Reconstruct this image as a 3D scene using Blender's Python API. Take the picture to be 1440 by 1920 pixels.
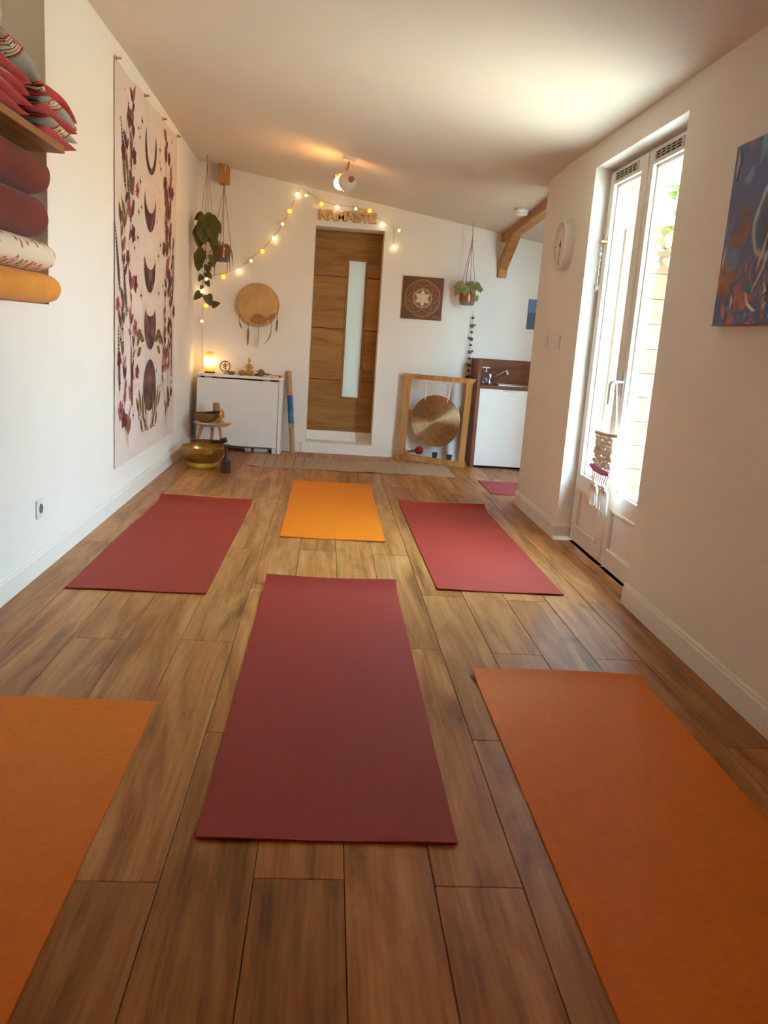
import bpy, bmesh, math, random
from mathutils import Vector, Matrix

for _o in list(bpy.data.objects):
    bpy.data.objects.remove(_o, do_unlink=True)
scene = bpy.context.scene
COL = scene.collection
PI = math.pi
random.seed(7)

# ------------------------------------------------------------------ camera
cam_data = bpy.data.cameras.new('camera')
cam = bpy.data.objects.new('camera', cam_data)
COL.objects.link(cam)
cam_data.sensor_fit = 'VERTICAL'
cam_data.sensor_height = 36.0
cam_data.lens = 1558.75 / 1920.0 * 36.0
cam_data.clip_start = 0.05
cam_data.clip_end = 200
CR = ((0.99572165, 0.05265212, 0.07593522),      # columns: right, down, forward
      (-0.06319715, -0.21149145, 0.97533455),
      (0.06741308, -0.97596061, -0.20725915))
M = Matrix.Identity(4)
for i in range(3):
    M[i][0] = CR[i][0]
    M[i][1] = -CR[i][1]
    M[i][2] = -CR[i][2]
M[2][3] = 1.17
cam.matrix_world = M
scene.camera = cam

# ------------------------------------------------------------------ sky, sun, exposure
world = bpy.data.worlds.new('world')
scene.world = world
world.use_nodes = True
bgn = world.node_tree.nodes['Background']
bgn.inputs[0].default_value = (0.48, 0.745, 1.0, 1)
bgn.inputs[1].default_value = 30.0

sun_d = bpy.data.lights.new('sun', 'SUN')
sun_d.energy = 50.0
sun_d.angle = math.radians(1.0)
sun_d.color = (1.0, 0.86, 0.68)
sun = bpy.data.objects.new('sun', sun_d)
COL.objects.link(sun)
sun.rotation_euler = Vector((0.45, -0.10, -0.88)).to_track_quat('-Z', 'Y').to_euler()

scene.view_settings.view_transform = 'Standard'
scene.view_settings.look = 'None'
scene.view_settings.gamma = 1.0
scene.view_settings.use_curve_mapping = False
scene.view_settings.exposure = 0.56
scene.cycles.use_denoising = True
scene.cycles.adaptive_threshold = 0.02
scene.cycles.max_bounces = 8
scene.cycles.diffuse_bounces = 4
scene.cycles.transparent_max_bounces = 10
scene.cycles.glossy_bounces = 3
scene.cycles.transmission_bounces = 6
scene.cycles.sample_clamp_indirect = 12.0

# ------------------------------------------------------------------ helpers
def lin(c):
    return tuple(((x / 255.0) / 12.92 if x / 255.0 <= 0.04045 else ((x / 255.0 + 0.055) / 1.055) ** 2.4) for x in c)

MATS = {}
def nodes_of(name):
    m = bpy.data.materials.new(name)
    m.use_nodes = True
    nt = m.node_tree
    return m, nt, nt.nodes['Principled BSDF']

def mat(name, rgb, rough=0.6, metal=0.0, spec=0.5, var=0.0, scale=8.0, bump=0.0, bscale=80.0,
        coat=0.0, emit=None, estr=0.0, trans=0.0, ior=1.45, stretch=(1, 1, 1), sheen=0.0):
    """procedural principled material, rgb in sRGB 0-255, with a little noise in colour and relief"""
    if name in MATS:
        return MATS[name]
    m, nt, b = nodes_of(name)
    c = lin(rgb)
    b.inputs['Roughness'].default_value = rough
    b.inputs['Metallic'].default_value = metal
    b.inputs['Specular IOR Level'].default_value = spec
    b.inputs['Coat Weight'].default_value = coat
    b.inputs['Transmission Weight'].default_value = trans
    b.inputs['IOR'].default_value = ior
    b.inputs['Sheen Weight'].default_value = sheen
    tc = nt.nodes.new('ShaderNodeTexCoord')
    mp = nt.nodes.new('ShaderNodeMapping')
    mp.inputs['Scale'].default_value = stretch
    nt.links.new(tc.outputs['Object'], mp.inputs[0])
    nz = nt.nodes.new('ShaderNodeTexNoise')
    nz.inputs['Scale'].default_value = scale
    nz.inputs['Detail'].default_value = 4
    nt.links.new(mp.outputs[0], nz.inputs['Vector'])
    rp = nt.nodes.new('ShaderNodeValToRGB')
    rp.color_ramp.elements[0].position = 0.3
    rp.color_ramp.elements[1].position = 0.7
    v = max(var, 0.015)
    rp.color_ramp.elements[0].color = (*[x * (1 - v) for x in c], 1)
    rp.color_ramp.elements[1].color = (*[min(1, x * (1 + v)) for x in c], 1)
    nt.links.new(nz.outputs['Fac'], rp.inputs[0])
    nt.links.new(rp.outputs[0], b.inputs['Base Color'])
    if bump > 0:
        n2 = nt.nodes.new('ShaderNodeTexNoise')
        n2.inputs['Scale'].default_value = bscale
        n2.inputs['Detail'].default_value = 3
        nt.links.new(mp.outputs[0], n2.inputs['Vector'])
        bp = nt.nodes.new('ShaderNodeBump')
        bp.inputs['Strength'].default_value = bump
        bp.inputs['Distance'].default_value = 0.004
        nt.links.new(n2.outputs['Fac'], bp.inputs['Height'])
        nt.links.new(bp.outputs[0], b.inputs['Normal'])
    if emit:
        b.inputs['Emission Color'].default_value = (*lin(emit), 1)
        b.inputs['Emission Strength'].default_value = estr
    MATS[name] = m
    return m

def wood(name, dark, mid, light, axis=1, scale=1.0, rough=0.5, coat=0.0, rnd=True, knots=0.5, spec=0.5, bump=0.08):
    """wood with grain running along the given object axis"""
    if name in MATS:
        return MATS[name]
    m, nt, b = nodes_of(name)
    N, Lk = nt.nodes.new, nt.links.new
    tc = N('ShaderNodeTexCoord')
    oi = N('ShaderNodeObjectInfo')
    add = N('ShaderNodeVectorMath'); add.operation = 'ADD'
    mul = N('ShaderNodeVectorMath'); mul.operation = 'SCALE'
    comb = N('ShaderNodeCombineXYZ')
    for k in range(3):
        Lk(oi.outputs['Random'], comb.inputs[k])
    Lk(comb.outputs[0], mul.inputs[0]); mul.inputs['Scale'].default_value = 37.0 if rnd else 0.0
    Lk(tc.outputs['Object'], add.inputs[0]); Lk(mul.outputs[0], add.inputs[1])
    mp = N('ShaderNodeMapping')
    s = [9.0 * scale] * 3; s[axis] = 1.05 * scale
    mp.inputs['Scale'].default_value = s
    Lk(add.outputs[0], mp.inputs[0])
    n1 = N('ShaderNodeTexNoise'); n1.inputs['Scale'].default_value = 1.0; n1.inputs['Detail'].default_value = 7
    n1.inputs['Roughness'].default_value = 0.62; n1.inputs['Distortion'].default_value = 1.3
    Lk(mp.outputs[0], n1.inputs['Vector'])
    mp2 = N('ShaderNodeMapping')
    s2 = [95.0 * scale] * 3; s2[axis] = 3.0 * scale
    mp2.inputs['Scale'].default_value = s2
    Lk(add.outputs[0], mp2.inputs[0])
    n2 = N('ShaderNodeTexNoise'); n2.inputs['Scale'].default_value = 1.0; n2.inputs['Detail'].default_value = 4
    Lk(mp2.outputs[0], n2.inputs['Vector'])
    mp3 = N('ShaderNodeMapping')
    s3 = [6.5 * scale] * 3; s3[axis] = 3.2 * scale
    mp3.inputs['Scale'].default_value = s3
    Lk(add.outputs[0], mp3.inputs[0])
    vo = N('ShaderNodeTexNoise'); vo.inputs['Scale'].default_value = 1.0; vo.inputs['Detail'].default_value = 2
    Lk(mp3.outputs[0], vo.inputs['Vector'])
    kn = N('ShaderNodeMapRange'); kn.inputs[1].default_value = 0.66; kn.inputs[2].default_value = 0.80
    Lk(vo.outputs['Fac'], kn.inputs[0])
    mix = N('ShaderNodeMath'); mix.operation = 'MULTIPLY_ADD'
    Lk(n2.outputs['Fac'], mix.inputs[0]); mix.inputs[1].default_value = 0.38; mix.inputs[2].default_value = -0.19
    ad = N('ShaderNodeMath'); ad.operation = 'ADD'
    Lk(n1.outputs['Fac'], ad.inputs[0]); Lk(mix.outputs[0], ad.inputs[1])
    kn2 = N('ShaderNodeMath'); kn2.operation = 'MULTIPLY_ADD'
    Lk(kn.outputs[0], kn2.inputs[0]); kn2.inputs[1].default_value = -0.25 * knots; Lk(ad.outputs[0], kn2.inputs[2])
    rp = N('ShaderNodeValToRGB')
    e = rp.color_ramp.elements
    e[0].position, e[0].color = 0.26, (*lin(dark), 1)
    e[1].position, e[1].color = 0.72, (*lin(light), 1)
    x = e.new(0.47); x.color = (*lin(mid), 1)
    Lk(kn2.outputs[0], rp.inputs[0])
    hv = N('ShaderNodeHueSaturation')
    mr = N('ShaderNodeMapRange'); mr.inputs[3].default_value = 0.86 if rnd else 1.0; mr.inputs[4].default_value = 1.12 if rnd else 1.0
    Lk(oi.outputs['Random'], mr.inputs[0]); Lk(mr.outputs[0], hv.inputs['Value'])
    Lk(rp.outputs[0], hv.inputs['Color'])
    Lk(hv.outputs[0], b.inputs['Base Color'])
    b.inputs['Roughness'].default_value = rough
    b.inputs['Coat Weight'].default_value = coat
    b.inputs['Specular IOR Level'].default_value = spec
    bp = N('ShaderNodeBump'); bp.inputs['Strength'].default_value = bump; bp.inputs['Distance'].default_value = 0.003
    Lk(n2.outputs['Fac'], bp.inputs['Height']); Lk(bp.outputs[0], b.inputs['Normal'])
    MATS[name] = m
    return m

ORG = {}
def empty(name, loc, label=None, cat=None, group=None, kind=None):
    o = bpy.data.objects.new(name, None)
    o.empty_display_size = 0.05
    o.location = loc
    COL.objects.link(o)
    ORG[o] = Vector(loc)
    return tag(o, label, cat, group, kind)

def tag(o, label=None, cat=None, group=None, kind=None):
    if label: o['label'] = label
    if cat: o['category'] = cat
    if group: o['group'] = group
    if kind: o['kind'] = kind
    return o

def part_copy(src, name, parent, mw):
    """another object on the same mesh, child of parent, at world matrix mw"""
    o = bpy.data.objects.new(name, src)
    COL.objects.link(o)
    o.parent = parent
    o.matrix_basis = Matrix.Translation(-ORG[parent]) @ mw
    ORG[o] = ORG[parent]
    return o

class MB:
    def __init__(s):
        s.v, s.f, s.mi, s.xf = [], [], [], None
    def add(s, vs, fs, mi=0):
        n = len(s.v)
        for p in vs:
            p = Vector(p)
            s.v.append(s.xf @ p if s.xf else p)
        for f in fs:
            s.f.append([n + i for i in f]); s.mi.append(mi)
        return s
    def box(s, x0, x1, y0, y1, z0, z1, mi=0, ceil=False):
        vs = [(x0, y0, z0), (x1, y0, z0), (x1, y1, z0), (x0, y1, z0), (x0, y0, z1), (x1, y0, z1), (x1, y1, z1), (x0, y1, z1)]
        if ceil:
            vs = vs[:4] + [(x, y, zc(x, y) + 0.05) for x, y, z in vs[4:]]
        return s.add(vs, [(3, 2, 1, 0), (4, 5, 6, 7), (0, 1, 5, 4), (1, 2, 6, 5), (2, 3, 7, 6), (3, 0, 4, 7)], mi)
    def beam(s, a, b, w, h, up=(0, 0, 1), mi=0):
        """rectangular bar from a to b, w across, h along 'up'"""
        a, b = Vector(a), Vector(b)
        d = (b - a).normalized(); x = d.cross(Vector(up)).normalized(); u = x.cross(d)
        vs = []
        for p in (a, b):
            for sx, su in ((-1, -1), (1, -1), (1, 1), (-1, 1)):
                vs.append(p + x * (sx * w / 2) + u * (su * h / 2))
        return s.add(vs, [(3, 2, 1, 0), (4, 5, 6, 7), (0, 1, 5, 4), (1, 2, 6, 5), (2, 3, 7, 6), (3, 0, 4, 7)], mi)
    def tube(s, path, r, n=8, mi=0, closed=False):
        P = [Vector(p) for p in path]; m = len(P)
        R = r if isinstance(r, (list, tuple)) else [r] * m
        vs, fs = [], []
        prev = None
        for i, p in enumerate(P):
            if closed: d = P[(i + 1) % m] - P[i - 1]
            else: d = P[min(i + 1, m - 1)] - P[max(i - 1, 0)]
            d.normalize()
            if prev is None:
                x = d.orthogonal().normalized()
            else:
                x = prev - d * prev.dot(d)
                x = x.normalized() if x.length > 1e-6 else d.orthogonal().normalized()
            prev = x; y = d.cross(x)
            for k in range(n):
                t = 2 * PI * k / n
                vs.append(p + (x * math.cos(t) + y * math.sin(t)) * R[i])
        for i in range(m if closed else m - 1):
            a, b = i * n, ((i + 1) % m) * n
            for k in range(n):
                fs.append((a + k, a + (k + 1) % n, b + (k + 1) % n, b + k))
        if not closed:
            fs.append(tuple(reversed(range(n)))); fs.append(tuple(range((m - 1) * n, m * n)))
        return s.add(vs, fs, mi)
    def lathe(s, prof, c=(0, 0, 0), n=24, ax=None, mi=0, sx=1.0, sy=1.0):
        """prof: (radius, height) pairs, axis +Z turned by matrix ax, moved to c"""
        A = ax.to_3x3() if ax else Matrix.Identity(3)
        c = Vector(c); vs, fs = [], []
        for r, z in prof:
            for k in range(n):
                t = 2 * PI * k / n
                vs.append(c + A @ Vector((r * math.cos(t) * sx, r * math.sin(t) * sy, z)))
        m = len(prof)
        for i in range(m - 1):
            for k in range(n):
                fs.append((i * n + k, i * n + (k + 1) % n, (i + 1) * n + (k + 1) % n, (i + 1) * n + k))
        if prof[0][0] > 1e-6: fs.append(tuple(reversed(range(n))))
        if prof[-1][0] > 1e-6: fs.append(tuple(range((m - 1) * n, m * n)))
        return s.add(vs, fs, mi)
    def ball(s, c, r, n=14, m=8, mi=0, sc=(1, 1, 1), ax=None):
        prof = [(r * math.sin(PI * i / m) if 0 < i < m else 1e-5, -r * math.cos(PI * i / m)) for i in range(m + 1)]
        A = (ax.to_3x3() if ax else Matrix.Identity(3)) @ Matrix.Diagonal(Vector(sc))
        return s.lathe(prof, c, n, A.to_4x4(), mi)
    def prism(s, pts, d, mi=0):
        """closed outline pts (3D), extruded by vector d"""
        n = len(pts); d = Vector(d)
        vs = [Vector(p) for p in pts] + [Vector(p) + d for p in pts]
        fs = [tuple(reversed(range(n))), tuple(range(n, 2 * n))]
        for k in range(n):
            fs.append((k, (k + 1) % n, n + (k + 1) % n, n + k))
        return s.add(vs, fs, mi)
    def grid(s, fn, nu, nv, mi=0, thick=None):
        """surface fn(u,v) on 0..1; thick = offset vector for a closed sheet"""
        vs = [Vector(fn(i / nu, j / nv)) for j in range(nv + 1) for i in range(nu + 1)]
        w = nu + 1
        fs = [(j * w + i, j * w + i + 1, (j + 1) * w + i + 1, (j + 1) * w + i) for j in range(nv) for i in range(nu)]
        if thick is not None:
            t = Vector(thick); N = len(vs)
            vs = vs + [p - t for p in vs]
            fs = fs + [tuple(N + k for k in reversed(f)) for f in fs]
            ring = [i for i in range(nu)] + [j * w + nu for j in range(nv)] + [nv * w + i for i in range(nu, 0, -1)] + [j * w for j in range(nv, 0, -1)]
            for k in range(len(ring)):
                a, b = ring[k], ring[(k + 1) % len(ring)]
                fs.append((b, a, N + a, N + b))
        return s.add(vs, fs, mi)
    def build(s, name, mats, parent=None, smooth=False, bevel=0.0, origin=None, seg=1, fix=True):
        if not isinstance(mats, (list, tuple)): mats = [mats]
        org = ORG[parent] if parent is not None else Vector(origin if origin is not None else (0, 0, 0))
        me = bpy.data.meshes.new(name)
        me.from_pydata([tuple(p - org) for p in s.v], [], s.f)
        for m in mats: me.materials.append(m)
        for p, i in zip(me.polygons, s.mi): p.material_index = i
        if fix or bevel > 0:
            bm = bmesh.new(); bm.from_mesh(me)
            if fix: bmesh.ops.recalc_face_normals(bm, faces=bm.faces)
            if bevel > 0:
                es = [e for e in bm.edges if len(e.link_faces) == 2 and e.calc_face_angle(0) > 0.5]
                bmesh.ops.bevel(bm, geom=es, offset=bevel, segments=seg, affect='EDGES', clamp_overlap=True)
            bm.to_mesh(me); bm.free()
        if smooth:
            for p in me.polygons: p.use_smooth = True
            try: me.set_sharp_from_angle(angle=math.radians(38))
            except Exception: pass
        me.update()
        o = bpy.data.objects.new(name, me)
        COL.objects.link(o)
        if parent is not None: o.parent = parent
        else: o.location = org
        ORG[o] = org
        return o

def struct(o):
    o['kind'] = 'structure'
    return o

def RX(a): return Matrix.Rotation(a, 4, 'X')
def RY(a): return Matrix.Rotation(a, 4, 'Y')
def RZ(a): return Matrix.Rotation(a, 4, 'Z')
def T(*p): return Matrix.Translation(Vector(p))

# ------------------------------------------------------------------ room dimensions
XL, XR, YB, YR = -1.272, 1.462, 8.14, -1.3      # left wall, right wall, back wall, rear wall
YC = 6.05                                       # the right wall ends here, the kitchen nook opens
XN = 2.03                                       # far side of the nook
def zc(x, y):
    t = min(1, max(0, (y - 5.5) / (YB - 5.5)))
    return (2.5086 - 0.1324 * x) * (1 - t) + (2.4146 - 0.1497 * x) * t

# ------------------------------------------------------------------ shell materials
M_wall = mat('wall_paint', (242, 232, 218), rough=0.75, spec=0.25, var=0.015, scale=3)
M_ceil = mat('ceiling_paint', (231, 214, 195), rough=0.7, spec=0.25, var=0.015, scale=2)
M_trim = mat('white_trim', (240, 232, 220), rough=0.4, spec=0.4)
M_floorwood = wood('oak_floor', (112, 66, 24), (168, 107, 50), (200, 144, 84), axis=1, rough=0.42, coat=0.0, spec=0.28, knots=0.9)
M_gap = mat('floor_gap', (46, 28, 16), rough=0.9)
M_oak = wood('oak_beam', (140, 84, 34), (184, 122, 60), (205, 148, 84), axis=2, rnd=True, rough=0.6, knots=0.3)

# ------------------------------------------------------------------ floor: sub floor + planks
fl = struct(MB().box(-1.6, XR + 0.1, YR - 0.3, YB + 0.4, -0.14, -0.0105).box(XR + 0.1, XN + 0.1, YC - 0.1, YB + 0.4, -0.14, -0.0105).build('floor', M_gap))
fl['label'] = 'warm brown oak plank floor running toward the back door'
PW, PLN = 0.198, 1.39
plank_cache = {}
def plank(x0, x1, y0, y1):
    key = (round(x1 - x0, 3), round(y1 - y0, 3))
    w, l = key
    if key not in plank_cache:
        g, t, c = 0.0009, 0.010, 0.0013
        a, b = w / 2 - g, l / 2 - g
        vs = []
        for ww, ll, z in ((a, b, -t), (a, b, -c), (a - c, b - c, 0)):
            vs += [(-ww, -ll, z), (ww, -ll, z), (ww, ll, z), (-ww, ll, z)]
        fs = [(3, 2, 1, 0), (8, 9, 10, 11)]
        for lv in (0, 4):
            for k in range(4):
                fs.append((lv + k, lv + (k + 1) % 4, lv + 4 + (k + 1) % 4, lv + 4 + k))
        me = bpy.data.meshes.new('plank'); me.from_pydata(vs, [], fs); me.materials.append(M_floorwood)
        plank_cache[key] = me
    part_copy(plank_cache[key], 'plank', fl, T((x0 + x1) / 2, (y0 + y1) / 2, 0))
col = 0
edges = [-0.302 + PW * k for k in range(-5, 13)]
edges = [XL - 0.01] + edges
for k in range(len(edges) - 1):
    x0, x1 = edges[k], edges[k + 1]
    idx = round((x0 + 0.302) / PW) if k else -6
    ph = 1.60 if idx % 2 == 1 else 2.29
    ys = sorted(set([YR] + [ph + PLN * j + 0.004 * ((idx * 7 + j * 5) % 9 - 4) for j in range(-3, 6)]))
    ys = [y for y in ys if YR <= y < YB]
    lo, hi = YR, YB
    if x0 > XR + 0.05: lo = YC - 0.2
    ys = [y for y in ys if lo < y < hi]
    ys = [lo] + ys + [hi]
    for y0, y1 in zip(ys, ys[1:]):
        if y1 - y0 > 0.02: plank(x0, x1, y0, y1)

# ------------------------------------------------------------------ ceiling
g = MB()
def ceil_part(x0, x1, y0, y1, nu, nv):
    g.grid(lambda u, v: (x0 + u * (x1 - x0), y0 + v * (y1 - y0), zc(x0 + u * (x1 - x0), y0 + v * (y1 - y0))), nu, nv, thick=(0, 0, -0.14))
ceil_part(-1.6, XR + 0.2, YR - 0.3, YB + 0.4, 8, 40)
ceil_part(XR + 0.2, XN + 0.1, YC - 0.1, YB + 0.4, 4, 10)
ce = struct(g.build('ceiling', M_ceil, smooth=True))

# ------------------------------------------------------------------ left wall with niche
NY0, NY1, NZ0, NZ1, NX = 1.7, 3.96, 1.204, 2.56, -1.446
g = MB()
g.box(-1.6, XL, YR - 0.3, NY0, -0.12, 3, ceil=True)
g.box(-1.6, XL, NY1, YB + 0.3, -0.12, 3, ceil=True)
g.box(-1.6, XL, NY0, NY1, -0.12, NZ0)
g.box(-1.6, XL, NY0, NY1, NZ1, 3, ceil=True)
g.box(-1.6, NX, NY0, NY1, NZ0, NZ1)
struct(g.build('wall_left', M_wall))
# rear wall behind the camera
struct(MB().box(-1.6, XR + 0.2, YR - 0.3, YR, -0.12, 3, ceil=True).build('wall_rear', M_wall))

# ------------------------------------------------------------------ back wall with door recess
DX0, DX1, DZ0, DZ1, DYI = -0.185, 0.462, 0.10, 2.124, 8.41
g = MB()
g.box(-1.6, DX0, YB, YB + 0.4, -0.12, 3, ceil=True)
g.box(DX1, XN + 0.1, YB, YB + 0.4, -0.12, 3, ceil=True)
g.box(DX0, DX1, YB, YB + 0.4, DZ1, 3, ceil=True)
g.box(DX0, DX1, YB, YB + 0.4, -0.12, DZ0)
g.box(DX0, DX1, DYI - 0.02, YB + 0.4, DZ0, 0.195)
wb = struct(g.build('wall_back', M_wall))

# ------------------------------------------------------------------ right wall with french door opening
FY0, FY1, FZ1, FX = 3.70, 4.96, 2.185, 1.55
g = MB()
g.box(XR, XR + 0.2, YR - 0.3, FY0, -0.12, 3, ceil=True)
g.box(XR, XR + 0.2, FY1, YC, -0.12, 3, ceil=True)
g.box(XR, XR + 0.2, FY0, FY1, FZ1, 3, ceil=True)
g.box(XR + 0.09, XR + 0.2, FY0, FY1, -0.12, 0.0)
struct(g.build('wall_right', M_wall))
# nook: front wall (clad outside), side wall
NXA, NXB, NZA, NZB = XR + 0.215, 2.005, 0.06, 2.0
g = MB()
g.box(XR + 0.2, NXA, YC - 0.10, YC, -0.12, 3, ceil=True).box(NXB, XN + 0.1, YC - 0.10, YC, -0.12, 3, ceil=True)
g.box(NXA, NXB, YC - 0.10, YC, NZB, 3, ceil=True).box(NXA, NXB, YC - 0.10, YC, -0.12, NZA)
struct(g.build('wall_nook_front', M_wall))
struct(MB().box(XN, XN + 0.1, YC, YB + 0.4, -0.12, 3, ceil=True).build('wall_nook_side', M_wall))

# ------------------------------------------------------------------ baseboards
def skirting(name, pts, h=0.105, t=0.014):
    """profiled skirting along floor polyline pts (room on the left of travel)"""
    g = MB()
    prof = [(0, 0), (t, 0), (t, h * 0.80), (t * 0.72, h * 0.86), (t * 0.72, h * 0.95), (t * 0.35, h), (0, h)]
    P = [Vector((p[0], p[1], 0)) for p in pts]
    rows = []
    for i, p in enumerate(P):
        d0 = (P[i] - P[i - 1]).normalized() if i else None
        d1 = (P[i + 1] - P[i]).normalized() if i < len(P) - 1 else None
        n0 = Vector((-d0.y, d0.x, 0)) if d0 else None
        n1 = Vector((-d1.y, d1.x, 0)) if d1 else None
        if n0 is None: nn = n1
        elif n1 is None: nn = n0
        else:
            nn = (n0 + n1); nn = nn / max(0.2, nn.dot(n0))
        rows.append([p + nn * a + Vector((0, 0, b)) for a, b in prof])
    vs = [v for r in rows for v in r]; n = len(prof); fs = []
    for i in range(len(rows) - 1):
        for k in range(n):
            fs.append((i * n + k, i * n + (k + 1) % n, (i + 1) * n + (k + 1) % n, (i + 1) * n + k))
    fs.append(tuple(range(n))); fs.append(tuple(range((len(rows) - 1) * n, len(rows) * n)))
    g.add(vs, fs)
    return struct(g.build(name, M_trim))
skirting('baseboard_left', [(XL, YB), (XL, YR)])
skirting('baseboard_right', [(XR, YR), (XR, 2.372)])
skirting('baseboard_right', [(XR, 2.374), (XR, FY0 + 0.005)])
skirting('baseboard_right_far', [(FX - 0.005, FY1), (XR, FY1), (XR, YC), (XR + 0.3, YC)])
skirting('baseboard_back', [(-0.224, YB), (XL, YB)], h=0.10)
skirting('baseboard_back', [(1.385, YB), (0.486, YB)], h=0.10)
struct(MB().box(-0.224, 0.486, YB - 0.024, YB, 0, 0.105).build('trim_1', M_trim, bevel=0.003))

# ------------------------------------------------------------------ back door
M_doorwood = wood('door_oak', (122, 80, 36), (160, 110, 54), (178, 128, 68), axis=0, scale=0.9, rough=0.5, knots=0.8, spec=0.3)
M_groove = mat('door_groove', (58, 32, 16), rough=0.8)
M_frost = None
def frosted():
    m, nt, b = nodes_of('frosted_glass')
    N, Lk = nt.nodes.new, nt.links.new
    b.inputs['Base Color'].default_value = (0.74, 0.77, 0.70, 1)
    b.inputs['Roughness'].default_value = 0.35
    tr = N('ShaderNodeBsdfTranslucent'); tr.inputs[0].default_value = (0.58, 0.60, 0.52, 1)
    nz = N('ShaderNodeTexNoise'); nz.inputs['Scale'].default_value = 60
    mx = N('ShaderNodeMixShader'); mx.inputs[0].default_value = 0.10
    Lk(b.outputs[0], mx.inputs[1]); Lk(tr.outputs[0], mx.inputs[2])
    bp = N('ShaderNodeBump'); bp.inputs['Strength'].default_value = 0.1; Lk(nz.outputs['Fac'], bp.inputs['Height']); Lk(bp.outputs[0], b.inputs['Normal'])
    Lk(mx.outputs[0], nt.nodes['Material Output'].inputs[0])
    return m
M_frost = frosted()
d1 = struct(empty('door_1', (0.14, DYI, 0.195)))
d1['label'] = 'oak door with narrow frosted glass strip in the back wall'
gx0, gx1, gz0, gz1 = 0.152, 0.313, 0.541, 1.855
ZG = [0.195, 0.704, 1.203, 1.70, 2.20]
for i in range(4):
    z0, z1 = ZG[i] + 0.003, ZG[i + 1] - 0.003
    fx0, fx1 = gx0 - 0.022, gx1 + 0.022
    g = MB()
    if i in (1, 2):
        for a, b in ((DX0 - 0.03, fx0), (fx1, DX1 + 0.03)):
            MB().box(a, b, DYI, DYI + 0.03, z0, z1).build('door_panel', M_doorwood, d1, bevel=0.002)
    else:
        # end panels are notched around the glass
        zz = gz0 - 0.022 if i == 0 else gz1 + 0.022
        a0, a1 = DX0 - 0.03, DX1 + 0.03
        if i == 0: out = [(a0, z0), (a1, z0), (a1, z1), (fx1, z1), (fx1, zz), (fx0, zz), (fx0, z1), (a0, z1)]
        else: out = [(a0, z0), (fx0, z0), (fx0, zz), (fx1, zz), (fx1, z0), (a1, z0), (a1, z1), (a0, z1)]
        MB().prism([(x, DYI, z) for x, z in out], (0, 0.03, 0)).build('door_panel', M_doorwood, d1)
g = MB().box(DX0 - 0.03, gx0 - 0.02, DYI + 0.008, DYI + 0.03, 0.196, 2.19).box(gx1 + 0.02, DX1 + 0.03, DYI + 0.008, DYI + 0.03, 0.196, 2.19)
g.build('door_core', M_groove, d1)
g = MB()
for a, b, c, d in ((gx0 - 0.021, gx0, gz0 - 0.021, gz1 + 0.021), (gx1, gx1 + 0.021, gz0 - 0.021, gz1 + 0.021), (gx0, gx1, gz0 - 0.021, gz0), (gx0, gx1, gz1, gz1 + 0.021)):
    g.box(a, b, DYI - 0.006, DYI + 0.03, c, d)
g.build('glazing_bead', M_doorwood, d1)
MB().box(gx0, gx1, DYI + 0.006, DYI + 0.018, gz0, gz1).build('glass_pane', M_frost, d1)
MB().box(DX0 + 0.002, DX1 - 0.002, DYI - 0.022, DYI + 0.001, 0.196, 0.222).build('weather_bar', M_doorwood, d1, bevel=0.004)

# ------------------------------------------------------------------ french door
M_pvc = mat('white_door_paint', (236, 226, 214), rough=0.38, spec=0.45)
M_vent = mat('vent_grey', (196, 180, 162), rough=0.5)
M_black = mat('dark_slot', (24, 20, 18), rough=0.9)
M_chrome = mat('brushed_aluminium', (205, 205, 205), rough=0.28, metal=1.0)
def clear_glass(name, dirt):
    m, nt, b = nodes_of(name)
    N, Lk = nt.nodes.new, nt.links.new
    tr = N('ShaderNodeBsdfTransparent'); tr.inputs[0].default_value = (0.93, 0.96, 0.95, 1)
    gl = N('ShaderNodeBsdfGlossy'); gl.inputs['Roughness'].default_value = 0.02
    df = N('ShaderNodeBsdfDiffuse'); df.inputs[0].default_value = (0.8, 0.8, 0.78, 1)
    lw = N('ShaderNodeLayerWeight'); lw.inputs[0].default_value = 0.5
    pw = N('ShaderNodeMath'); pw.operation = 'POWER'; Lk(lw.outputs['Facing'], pw.inputs[0]); pw.inputs[1].default_value = 4.0
    fr = N('ShaderNodeMath'); fr.operation = 'MULTIPLY_ADD'; Lk(pw.outputs[0], fr.inputs[0]); fr.inputs[1].default_value = 0.35; fr.inputs[2].default_value = 0.02
    m1 = N('ShaderNodeMixShader'); Lk(fr.outputs[0], m1.inputs[0]); Lk(tr.outputs[0], m1.inputs[1]); Lk(gl.outputs[0], m1.inputs[2])
    nz = N('ShaderNodeTexNoise'); nz.inputs['Scale'].default_value = 9; nz.inputs['Detail'].default_value = 6
    mr = N('ShaderNodeMapRange'); mr.inputs[1].default_value = 0.45; mr.inputs[2].default_value = 0.8; mr.inputs[3].default_value = 0.005; mr.inputs[4].default_value = dirt
    Lk(nz.outputs['Fac'], mr.inputs[0])
    m2 = N('ShaderNodeMixShader'); Lk(mr.outputs[0], m2.inputs[0]); Lk(m1.outputs[0], m2.inputs[1]); Lk(df.outputs[0], m2.inputs[2])
    Lk(m2.outputs[0], nt.nodes['Material Output'].inputs[0])
    return m
M_glass = clear_glass('clear_glass', 0.07)
M_glassc = clear_glass('clean_glass', 0.012)
d2 = struct(empty('door_2', (FX, (FY0 + FY1) / 2, 0)))
d2['label'] = 'white glazed french door in the right wall'
X0, X1 = FX, FX + 0.058
g = MB()   # fixed frame
g.box(FX + 0.03, FX + 0.085, FY0, FY0 + 0.055, 0, FZ1).box(FX + 0.03, FX + 0.085, FY1 - 0.035, FY1, 0, FZ1).box(FX + 0.03, FX + 0.085, FY0, FY1, 2.15, FZ1)
g.build('door_frame', M_pvc, d2)
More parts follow.
